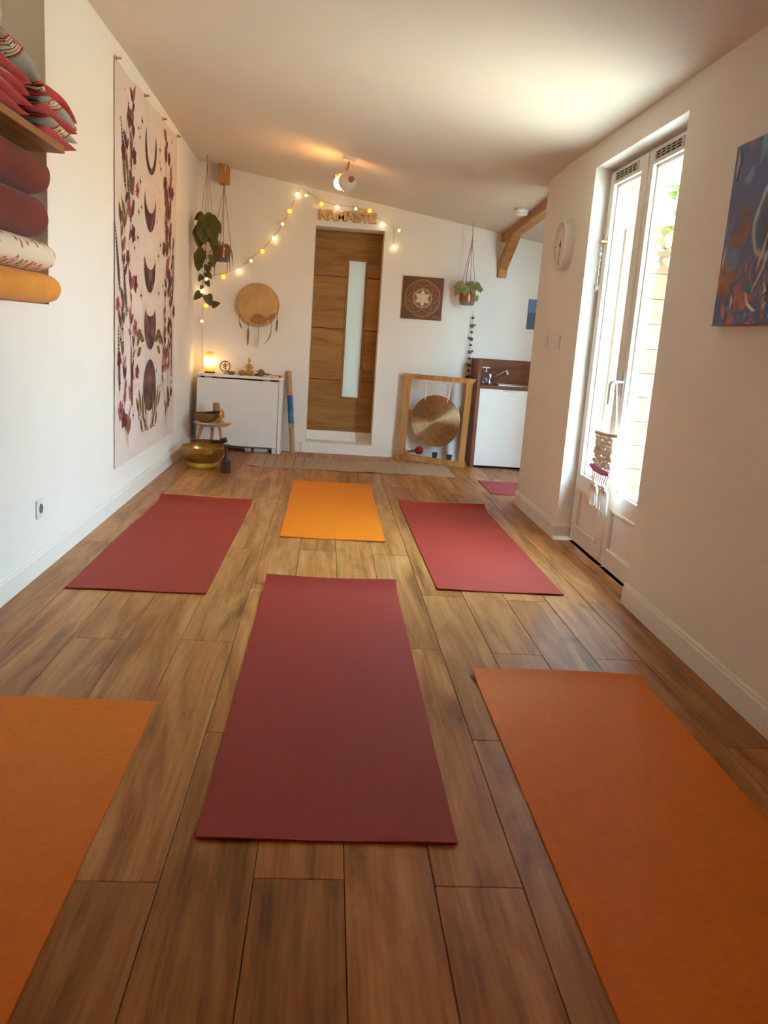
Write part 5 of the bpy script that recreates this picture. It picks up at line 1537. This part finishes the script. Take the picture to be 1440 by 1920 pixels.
g = MB(); g.tube([(1.645, KY0 - 0.002, 0.744), (1.66, KY0 - 0.010, 0.738), (1.75, KY0 - 0.012, 0.736), (1.77, KY0 - 0.002, 0.744)], 0.006, 8); g.build('grip', M_kwhite, kc, smooth=True)
# tap
tp_ = empty('kitchen_tap', (1.545, 8.0, 0.782)); tag(tp_, 'chrome kitchen tap with its spout swung to the right', 'tap')
M_chr = mat('polished_chrome', (225, 222, 216), rough=0.08, metal=1.0)
g = MB(); g.lathe([(0.028, 0), (0.028, 0.008), (0.022, 0.014), (0.021, 0.06), (0.024, 0.07), (0.020, 0.095), (0.001, 0.10)], (1.548, 8.0, 0.782), 24); g.build('tap_body', M_chr, tp_, smooth=True)
g = MB(); g.tube([(1.553, 7.99, 0.820), (1.62, 7.96, 0.868), (1.672, 7.93, 0.905), (1.690, 7.92, 0.912)], [0.009, 0.0105, 0.0125, 0.012], 14); g.build('spout', M_chr, tp_, smooth=True)
g = MB(); g.tube([(1.683, 7.925, 0.918), (1.692, 7.92, 0.908), (1.702, 7.915, 0.884)], [0.017, 0.021, 0.020], 14); g.build('spray_head', M_chr, tp_, smooth=True)
g = MB(); g.tube([(1.548, 8.0, 0.88), (1.56, 7.985, 0.895), (1.592, 7.965, 0.900)], [0.007, 0.006, 0.005], 10); g.build('lever', M_chr, tp_, smooth=True)
sp_ = empty('soap_dispenser', (1.498, 7.93, 0.782)); tag(sp_, 'glass soap bottle with a white pump left of the tap', 'soap bottle')
M_sglass = mat('bottle_glass', (200, 196, 196), rough=0.08, trans=0.85)
g = MB(); g.lathe([(0.030, 0), (0.032, 0.01), (0.031, 0.07), (0.022, 0.095), (0.011, 0.105), (0.011, 0.115), (0.001, 0.116)], (1.498, 7.93, 0.782), 22); g.build('bottle', M_sglass, sp_, smooth=True)
g = MB(); g.lathe([(0.013, 0.114), (0.013, 0.124), (0.005, 0.126), (0.005, 0.150), (0.009, 0.152), (0.009, 0.160), (0.001, 0.162)], (1.498, 7.93, 0.782), 16); g.tube([(1.46, 7.93, 0.938), (1.53, 7.93, 0.938)], 0.0055, 8); g.build('pump', M_plastic, sp_, smooth=True)

# ================================================================== GONG
M_gwood = wood('gong_frame_oak', (150, 92, 40), (188, 128, 66), (206, 152, 90), axis=2, rough=0.5, knots=0.2)
GA, GB_ = Vector((0.725, 8.045, 0)), Vector((1.328, 7.722, 0))
gd = (GB_ - GA).normalized(); gn = Vector((gd.y, -gd.x, 0))          # along the frame, toward the room
gf = empty('gong_stand', (GA + GB_) / 2); tag(gf, 'square oak gong frame standing slanted in front of the back wall', 'stand')
GW = (GB_ - GA).length
lean = Vector((0.022, 0.012, 0))
def GP(s, z, n=0.0): return GA + gd * s + Vector((0, 0, z)) + gn * n + lean * (z / 0.83)
for s in (0.032, GW - 0.032):
    MB().beam(GP(s, 0.050), GP(s, 0.785), 0.050, 0.045, up=gn).build('post', M_gwood, gf, bevel=0.003)
def bar(z, s0, s1, h, nm, cut=0.0):
    g = MB()
    out = [(s0, z - h / 2), (s1, z - h / 2), (s1 + cut, z + h / 2), (s0 - cut, z + h / 2)]
    g.prism([GP(s, zz, 0.025) for s, zz in out], -gn * 0.05); g.build(nm, M_gwood, gf, bevel=0.003)
bar(0.808, 0.0, GW, 0.046, 'top_beam', 0.022)
bar(0.027, -0.005, GW + 0.005, 0.054, 'bottom_beam')
MB().beam(GP(-0.002, 0.014) + gn * 0.03, GP(-0.002, 0.014) - gn * 0.045, 0.04, 0.028).build('foot', M_gwood, gf, bevel=0.003)
def gong_mat():
    m, nt, b = nodes_of('gong_bronze')
    N, Lk = nt.nodes.new, nt.links.new
    tc = N('ShaderNodeTexCoord'); nz = N('ShaderNodeTexNoise'); nz.inputs['Scale'].default_value = 26; nz.inputs['Detail'].default_value = 5
    Lk(tc.outputs['Object'], nz.inputs['Vector'])
    rp = N('ShaderNodeValToRGB'); e = rp.color_ramp.elements
    e[0].position, e[0].color = 0.3, (*lin((196, 158, 112)), 1); e[1].position, e[1].color = 0.7, (*lin((222, 188, 140)), 1)
    Lk(nz.outputs['Fac'], rp.inputs[0]); Lk(rp.outputs[0], b.inputs['Base Color'])
    b.inputs['Metallic'].default_value = 1.0; b.inputs['Roughness'].default_value = 0.60
    b.inputs['Anisotropic'].default_value = 0.97; b.inputs['Anisotropic Rotation'].default_value = 0.25
    tg = N('ShaderNodeTangent'); tg.direction_type = 'RADIAL'; tg.axis = 'Z'; Lk(tg.outputs[0], b.inputs['Tangent'])
    bp = N('ShaderNodeBump'); bp.inputs['Strength'].default_value = 0.06; bp.inputs['Distance'].default_value = 0.003
    n2 = N('ShaderNodeTexNoise'); n2.inputs['Scale'].default_value = 45; Lk(tc.outputs['Object'], n2.inputs['Vector']); Lk(n2.outputs['Fac'], bp.inputs['Height']); Lk(bp.outputs[0], b.inputs['Normal'])
    return m
M_gong = gong_mat()
gc = GP(GW / 2 + 0.005, 0.405)
go = empty('gong', gc); tag(go, 'round hammered bronze gong hanging in the oak frame', 'gong')
me_g = MB(); R_ = 0.248
me_g.lathe([(1e-4, 0.010), (0.05, 0.009), (0.15, 0.006), (0.225, 0.002), (0.243, -0.003), (R_, -0.014), (R_ - 0.003, -0.018), (0.238, -0.010), (0.15, 0.001), (1e-4, 0.004)], (0, 0, 0), 72)
gong = me_g.build('gong_disc', M_gong, None, smooth=True, origin=(0, 0, 0))
gong.parent = go
gong.location = (0, 0, 0)
gdir = (gn + Vector((0.02, 0, -0.05))).normalized()
gong.rotation_euler = gdir.to_track_quat('Z', 'Y').to_euler()
ORG[gong] = ORG[go]
M_cord = mat('white_cord', (236, 226, 212), rough=0.7)
for s in (-0.115, 0.115):
    top = GP(GW / 2 + 0.005 + s * 1.06, 0.77, 0.012); bot = gc + gd * s + Vector((0, 0, 0.205)) + gn * 0.012
    MB().tube([top, bot, bot - Vector((0, 0, 0.02))], 0.0038, 6).build('cord', M_cord, go, smooth=True)
    MB().tube([top - gn * 0.02, bot - gn * 0.03 + Vector((0, 0, 0.01))], 0.003, 6).build('cord', M_cord, go, smooth=True)
MB().tube([GP(GW / 2 - 0.13, 0.768, 0.014), GP(GW / 2 + 0.14, 0.768, 0.014)], 0.006, 8).build('hanging_bar', M_cord, go, smooth=True)
MB().ball(GP(GW / 2 + 0.02, 0.765, 0.016), 0.009, 10, 6).build('knot', M_cord, go, smooth=True)
# mallets and small things on the lower beam
M_felt = mat('red_felt', (140, 30, 40), rough=0.95, var=0.1); M_feltw = mat('white_felt', (226, 208, 190), rough=0.95, var=0.06); M_navy = mat('navy_felt', (44, 48, 64), rough=0.9)
def mallet(s, z, r, m, label, d, ln=0.16):
    c = GP(s, z, -0.035); c.z = z
    o = empty('gong_mallet', (c.x, c.y, 0.0)); tag(o, label, 'mallet')
    MB().ball(c, r, 16, 10, sc=(1, 1, 0.95)).build('felt_head', m, o, smooth=True)
    e = c + Vector(d) * ln
    MB().tube([c, e], [0.009, 0.008], 8).build('stick', M_dkwood, o, smooth=True)
mallet(0.20, 0.104, 0.042, M_felt, 'red felt gong mallet head resting on the lower beam of the gong frame', (-0.72, 0.02, -0.10))
mallet(0.085, 0.088, 0.033, M_feltw, 'white felt gong mallet at the left foot of the gong frame', (0.45, 0.22, 0.10), 0.09)
def cupthing(s, m, label, h=0.05):
    c = GP(s, 0.054, -0.012 + 0.0)
    g = MB(); g.lathe([(0.020, 0), (0.026, h * 0.6), (0.027, h), (0.022, h), (0.018, h * 0.3), (1e-4, h * 0.25)], (c.x, c.y, 0.055), 18)
    tag(g.build('small_cup', m, origin=(c.x, c.y, 0.055), smooth=True), label, 'cup')
cupthing(0.375, M_navy, 'small dark blue cup on the lower beam under the gong')
cupthing(0.525, mat('dark_brown_cup', (58, 38, 34), rough=0.6), 'small dark brown cup on the lower beam near the right post', 0.045)

# ================================================================== CLOCK
ck = empty('wall_clock', (XR, 5.395, 1.80)); tag(ck, 'round white wall clock on the right wall near the corner', 'clock')
KC = Vector((XR, 5.395, 1.799)); NRM = RY(-PI / 2)
g = MB(); g.lathe([(0.150, 0.0), (0.152, 0.010), (0.152, 0.052), (0.147, 0.058), (0.140, 0.056), (0.138, 0.040), (0.001, 0.040)], KC, 56, NRM); g.build('case', M_plastic, ck, smooth=True)
g = MB(); g.lathe([(0.137, 0.041), (0.001, 0.0412)], KC, 48, NRM); g.build('dial', mat('dial_white', (232, 218, 206), rough=0.5), ck)
M_ink = mat('clock_ink', (70, 52, 46), rough=0.6)
def on_dial(a, r, h=0.043): return KC + Vector((-h, -math.sin(a) * r, math.cos(a) * r))   # clockwise as seen from the room
for k in range(12):
    a = 2 * PI * k / 12
    c = on_dial(a, 0.112)
    MB().beam(on_dial(a, 0.104), on_dial(a, 0.124 if k % 3 else 0.130), 0.004 if k % 3 else 0.007, 0.0012, up=(1, 0, 0)).build('hour_mark', mat('faded_ink', (176, 150, 136), rough=0.6), ck)
MB().beam(on_dial(3.25, -0.02, 0.046), on_dial(3.25, 0.112, 0.046), 0.005, 0.0015, up=(1, 0, 0)).build('minute_hand', M_ink, ck)
MB().beam(on_dial(0.12, -0.015, 0.048), on_dial(0.12, 0.03, 0.048), 0.007, 0.0015, up=(1, 0, 0)).build('hour_hand', M_ink, ck)
g = MB(); g.lathe([(0.008, 0.045), (0.008, 0.051), (0.001, 0.052)], KC, 14, NRM); g.build('hub', M_ink, ck, smooth=True)

# ================================================================== LIGHT SWITCHES
for k, (y, lb) in enumerate(((5.675, 'white light switch nearest the wall corner below the clock'), (5.365, 'white light switch nearer to the glazed door below the clock'))):
    s = empty('light_switch', (XR, y, 1.163)); tag(s, lb, 'switch', 'light switches below the clock')
    MB().box(XR - 0.010, XR, y - 0.042, y + 0.042, 1.163, 1.247).build('cover_plate', M_plastic, s, bevel=0.004)
    MB().box(XR - 0.015, XR - 0.010, y - 0.024, y + 0.024, 1.180, 1.230).build('rocker', M_plastic, s, bevel=0.002)

# ================================================================== PAINTING ON THE RIGHT
def abstract():
    m, nt, b = nodes_of('abstract_blue_painting')
    N, Lk = nt.nodes.new, nt.links.new
    tc = N('ShaderNodeTexCoord'); sx = N('ShaderNodeSeparateXYZ'); Lk(tc.outputs['Object'], sx.inputs[0])
    def noise(scale, detail, dist, st=(1, 1, 1), rough=0.5):
        mp = N('ShaderNodeMapping'); mp.inputs['Scale'].default_value = st; Lk(tc.outputs['Object'], mp.inputs[0])
        n = N('ShaderNodeTexNoise'); n.inputs['Scale'].default_value = scale; n.inputs['Detail'].default_value = detail; n.inputs['Distortion'].default_value = dist; n.inputs['Roughness'].default_value = rough
        Lk(mp.outputs[0], n.inputs['Vector']); return n.outputs['Fac']
    def ramp(src, stops):
        r = N('ShaderNodeValToRGB'); e = r.color_ramp.elements
        e[0].position, e[0].color = stops[0][0], (*lin(stops[0][1]), 1); e[1].position, e[1].color = stops[-1][0], (*lin(stops[-1][1]), 1)
        for p, c in stops[1:-1]:
            x = e.new(p); x.color = (*lin(c), 1)
        Lk(src, r.inputs[0]); return r.outputs[0]
    def mixc(f, a, b_):
        x = N('ShaderNodeMixRGB'); Lk(f, x.inputs[0]); Lk(a, x.inputs[1]); Lk(b_, x.inputs[2]); return x.outputs[0]
    def band(src, lo, hi):
        r = N('ShaderNodeMapRange'); r.interpolation_type = 'SMOOTHSTEP'; r.inputs[1].default_value = lo; r.inputs[2].default_value = hi; Lk(src, r.inputs[0]); return r.outputs[0]
    def mul(a, b_):
        x = N('ShaderNodeMath'); x.operation = 'MULTIPLY'; Lk(a, x.inputs[0]); Lk(b_, x.inputs[1]); return x.outputs[0]
    base = ramp(noise(5, 5, 1.6, (1, 1, 0.5)), [(0.30, (44, 62, 112)), (0.48, (66, 96, 154)), (0.60, (86, 82, 128)), (0.72, (98, 150, 200))])
    brown = ramp(noise(9, 4, 0.8), [(0.3, (92, 62, 48)), (0.7, (168, 112, 58))])
    c = mixc(band(noise(4.2, 4, 1.2), 0.56, 0.66), base, brown)
    # rings around the eye
    vm = N('ShaderNodeVectorMath'); vm.operation = 'SUBTRACT'; Lk(tc.outputs['Object'], vm.inputs[0]); vm.inputs[1].default_value = (0, 0.075, 0.34)
    sc = N('ShaderNodeVectorMath'); sc.operation = 'MULTIPLY'; Lk(vm.outputs[0], sc.inputs[0]); sc.inputs[1].default_value = (0, 1.15, 1.0)
    ln = N('ShaderNodeVectorMath'); ln.operation = 'LENGTH'; Lk(sc.outputs[0], ln.inputs[0])
    wob = N('ShaderNodeMath'); wob.operation = 'MULTIPLY_ADD'; Lk(noise(14, 3, 0.4), wob.inputs[0]); wob.inputs[1].default_value = 0.05; Lk(ln.outputs['Value'], wob.inputs[2])
    ring = ramp(wob.outputs[0], [(0.0, (232, 224, 208)), (0.045, (214, 206, 200)), (0.055, (96, 66, 92)), (0.085, (58, 78, 122)), (0.13, (66, 96, 142)), (0.148, (196, 200, 200)), (0.165, (70, 96, 140)), (0.2, (60, 70, 110))])
    rm = N('ShaderNodeMapRange'); rm.inputs[1].default_value = 0.19; rm.inputs[2].default_value = 0.15; Lk(wob.outputs[0], rm.inputs[0])
    c = mixc(rm.outputs[0], c, ring)
    # orange and pale strokes low down
    low = N('ShaderNodeMapRange'); low.inputs[1].default_value = 0.26; low.inputs[2].default_value = 0.05; Lk(sx.outputs['Z'], low.inputs[0])
    org = ramp(noise(20, 3, 1.0), [(0.35, (150, 66, 40)), (0.65, (222, 124, 64))])
    c = mixc(mul(band(noise(8, 5, 1.6), 0.50, 0.58), low.outputs[0]), c, org)
    pal = ramp(noise(30, 3, 0.5), [(0.3, (150, 170, 186)), (0.7, (232, 224, 210))])
    c = mixc(mul(band(noise(15, 4, 2.2, (1, 1.6, 0.7)), 0.58, 0.66), low.outputs[0]), c, pal)
    teal = ramp(noise(12, 3, 1.0), [(0.3, (40, 84, 128)), (0.7, (86, 132, 166))])
    c = mixc(mul(band(noise(10, 4, 1.6, (1, 1, 0.6)), 0.57, 0.66), low.outputs[0]), c, teal)
    Lk(c, b.inputs['Base Color']); b.inputs['Roughness'].default_value = 0.4
    bp = N('ShaderNodeBump'); bp.inputs['Strength'].default_value = 0.4; bp.inputs['Distance'].default_value = 0.004; Lk(noise(40, 4, 1.0), bp.inputs['Height']); Lk(bp.outputs[0], b.inputs['Normal'])
    return m
pn = empty('abstract_painting', (XR, 2.72, 1.29)); tag(pn, 'abstract blue painting with orange and white strokes on the right wall', 'painting')
MB().box(XR - 0.032, XR - 0.002, 2.31, 3.125, 1.292, 1.921).build('canvas', [abstract()], pn, bevel=0.002)
M_oredge = mat('orange_brown_edge', (172, 86, 58), rough=0.7, var=0.25, scale=20)
MB().box(XR - 0.033, XR - 0.002, 2.31, 3.126, 1.2885, 1.2925).build('painted_edge', M_oredge, pn)
M_pw = mat('impasto_white', (240, 234, 222), rough=0.5, var=0.1)
for pts in ([(3.095, 1.905), (3.085, 1.86), (3.098, 1.80)], [(2.80, 1.60), (2.815, 1.53), (2.85, 1.46)], [(2.77, 1.57), (2.80, 1.47), (2.86, 1.40)], [(2.90, 1.40), (2.87, 1.36), (2.82, 1.335), (2.80, 1.34)], [(3.10, 1.57), (3.095, 1.52), (3.10, 1.49)], [(2.78, 1.43), (2.76, 1.40), (2.79, 1.38)], [(3.0, 1.40), (2.99, 1.37), (3.0, 1.34)]):
    n = len(pts)
    MB().tube([(XR - 0.0325, y, z) for y, z in pts], [0.002] + [0.007] * (n - 2) + [0.002], 6).build('brush_stroke', M_pw, pn, smooth=True)

# ================================================================== MACRAME ON THE DOOR HANDLE
M_mac = mat('ecru_macrame', (242, 230, 214), rough=0.95, var=0.1, scale=60, bump=0.5, bscale=400)
M_macp = mat('pink_wool', (190, 110, 142), rough=0.95, var=0.15, scale=60)
M_stick = mat('pale_stick', (206, 182, 158), rough=0.7, var=0.12)
mc = empty('macrame_hanging', (1.49, 4.30, 0.33)); tag(mc, 'ecru macrame hanging with pink wool band on the glazed door handle', 'macrame')
MXx = 1.482
s0, s1 = Vector((MXx - 0.01, 4.44, 0.735)), Vector((MXx + 0.012, 4.13, 0.748))
MB().tube([s0, (s0 + s1) / 2 + Vector((0, 0, -0.004)), s1], [0.010, 0.011, 0.0115], 10).build('dowel', M_stick, mc, smooth=True)
MB().tube([s0 + (s1 - s0) * 0.14, (FX - 0.067, HY + 0.006, HZ - 0.085), (FX - 0.055, HY, HZ - 0.004), (FX - 0.035, HY, HZ - 0.012), s0 + (s1 - s0) * 0.86], 0.0032, 6).build('hanging_cord', M_cord, mc, smooth=True)
MB().tube([(FX - 0.067, HY + 0.006, HZ - 0.11), (FX - 0.075, HY - 0.01, HZ - 0.17), (FX - 0.07, HY - 0.03, HZ - 0.185), (FX - 0.06, HY - 0.015, HZ - 0.15)], 0.003, 6).build('cord_loop', M_cord, mc, smooth=True)
rm_ = random.Random(9)
def mpt(u, z, off=0.0): p = s0 + (s1 - s0) * u; return Vector((p.x - off, p.y, z))
rows = 8
for r in range(rows):
    z = 0.718 - r * 0.021
    g = MB()
    for k in range(9):
        u = 0.13 + 0.74 * (k + (0.5 if r % 2 else 0)) / 9
        c = mpt(u, z + rm_.uniform(-.004, .004), 0.004 + rm_.uniform(0, 0.006))
        g.ball(c, 0.0175, 8, 6, sc=(0.55, 1.0, 0.75))
    g.build('knot_row', M_mac, mc, smooth=True)
MB().tube([mpt(0.06, 0.556, 0.012), mpt(0.3, 0.546, 0.016), mpt(0.6, 0.541, 0.016), mpt(0.9, 0.545, 0.010)], [0.012, 0.016, 0.016, 0.012], 10).build('wool_band', M_macp, mc, smooth=True)
for k in range(8):
    u = 0.14 + 0.72 * k / 7
    g = MB()
    for j in range(3):
        d = (j - 1) * 0.012
        g.tube([mpt(u + d * 0.6, 0.535, 0.008), mpt(0.5 + (u - 0.5) * 0.82 + d, 0.50, 0.012), mpt(0.5 + (u - 0.5) * (0.98 if k % 2 else 0.75), 0.468, 0.012)], 0.0048, 6)
    g.build('net_cord', M_mac, mc, smooth=True)
for cu in (0.28, 0.72):
    MB().ball(mpt(cu, 0.462, 0.012), 0.022, 10, 8, sc=(0.6, 1.3, 0.7)).build('gather_knot', M_mac, mc, smooth=True)
    for k in range(9):
        u = cu + (k - 4) * 0.048
        h = 0.355 if cu < 0.5 else 0.335
        MB().tube([mpt(cu + (u - cu) * 0.6, 0.455, 0.010 + 0.004 * (k % 2)), mpt(u, 0.42, 0.012), mpt(u + rm_.uniform(-.02, .02), h + rm_.uniform(-.012, .008), 0.010)], [0.0055, 0.0055, 0.004], 6).build('tassel_strand', M_mac, mc, smooth=True)
# crystal sun catcher
sc_ = empty('sun_catcher', (1.535, 4.905, 1.50)); tag(sc_, 'hanging crystal sun catcher at the edge of the far door pane', 'sun catcher')
MB().box(1.515, 1.552, 4.878, 4.925, 1.772, 1.785).build('bracket', M_brass, sc_, bevel=0.002)
MB().tube([(1.525, 4.898, 1.775), (1.525, 4.898, 1.50)], 0.0012, 5).build('thread', M_cord, sc_, smooth=True)
M_cry = mat('crystal', (240, 236, 226), rough=0.05, trans=0.9)
for z, r in ((1.745, 0.010), (1.71, 0.013), (1.675, 0.010), (1.64, 0.012), (1.60, 0.010), (1.525, 0.020)):
    g = MB(); g.lathe([(1e-4, -r), (r * 0.9, -r * 0.35), (r * 0.9, r * 0.35), (1e-4, r)], (1.525, 4.898, z), 8); g.build('crystal', M_cry, sc_)

# ================================================================== GARDEN OUTSIDE THE DOOR
M_postw = wood('warm_wood_post', (110, 72, 42), (134, 92, 56), (150, 108, 70), axis=2, rough=0.7, knots=0.2)
po = empty('corner_post', (2.08, 5.93, -0.03)); tag(po, 'wooden corner post of the nook seen through the far glass pane', 'post')
MB().box(2.000, 2.128, 5.905, 5.948, -0.03, 2.0).build('shaft', M_clad, po, bevel=0.004)
MB().box(1.68, 2.128, 5.905, 5.948, 2.0, 2.34).build('header_board', M_postw, po, bevel=0.01)
# eaves over the door
pr = empty('eaves', (1.85, 3.4, 2.38)); tag(pr, 'wooden eaves boards seen at the top of the near glass pane', 'eaves')
for k in range(3):
    x = XR + 0.206 + k * 0.13
    MB().box(x, x + 0.127, 1.6, 5.9, 2.40 - k * 0.004, 2.42 - k * 0.004).build('soffit_board', M_postw, pr)
MB().box(XR + 0.59, XR + 0.612, 1.6, 5.9, 2.33, 2.45).build('fascia', M_postw, pr)
# climbing shrub over the clad wall
M_gleaf = mat('garden_leaf', (112, 132, 62), rough=0.5, var=0.4, scale=6)
M_yel = mat('yellow_flower', (232, 208, 70), rough=0.7)
sh_ = empty('climbing_shrub', (2.8, 6.85, -0.03)); tag(sh_, 'leafy green shrub over the plank fence outside the door', 'shrub')
LM_g = leaf_mesh('leaf', M_gleaf)
rg_ = random.Random(31)
MB().tube([(3.12, 6.88, -0.03), (3.08, 6.86, 0.9), (2.98, 6.84, 1.6), (2.86, 6.82, 2.3)], [0.022, 0.018, 0.014, 0.008], 8).build('trunk', M_stem, sh_, smooth=True)
MB().tube([(3.02, 6.85, 1.4), (2.94, 6.82, 1.8), (2.78, 6.8, 2.1)], [0.012, 0.01, 0.006], 8).build('branch', M_stem, sh_, smooth=True)
for k in range(320):
    x = rg_.gauss(2.82, 0.20); z = rg_.gauss(2.36, 0.24); y = rg_.uniform(6.45, 6.85)
    if z < 1.72 or z > 3.0 or x < 2.45: continue
    d = Vector((rg_.uniform(-1, 1), rg_.uniform(-1, 0.4), rg_.uniform(-0.9, 0.6)))
    part_copy(LM_g, 'leaf', sh_, orient((x, y, z), d, (rg_.uniform(-.5, .5), -1, 0.6), rg_.uniform(0.07, 0.13)))
for (x, z) in ((2.64, 2.34), (2.60, 2.08), (2.80, 2.12)):
    g = MB()
    for k in range(6):
        a = 2 * PI * k / 6
        g.ball((x + 0.02 * math.cos(a), 6.58, z + 0.02 * math.sin(a)), 0.014, 7, 5, sc=(1, 0.4, 1))
    g.build('blossom', M_yel, sh_, smooth=True)
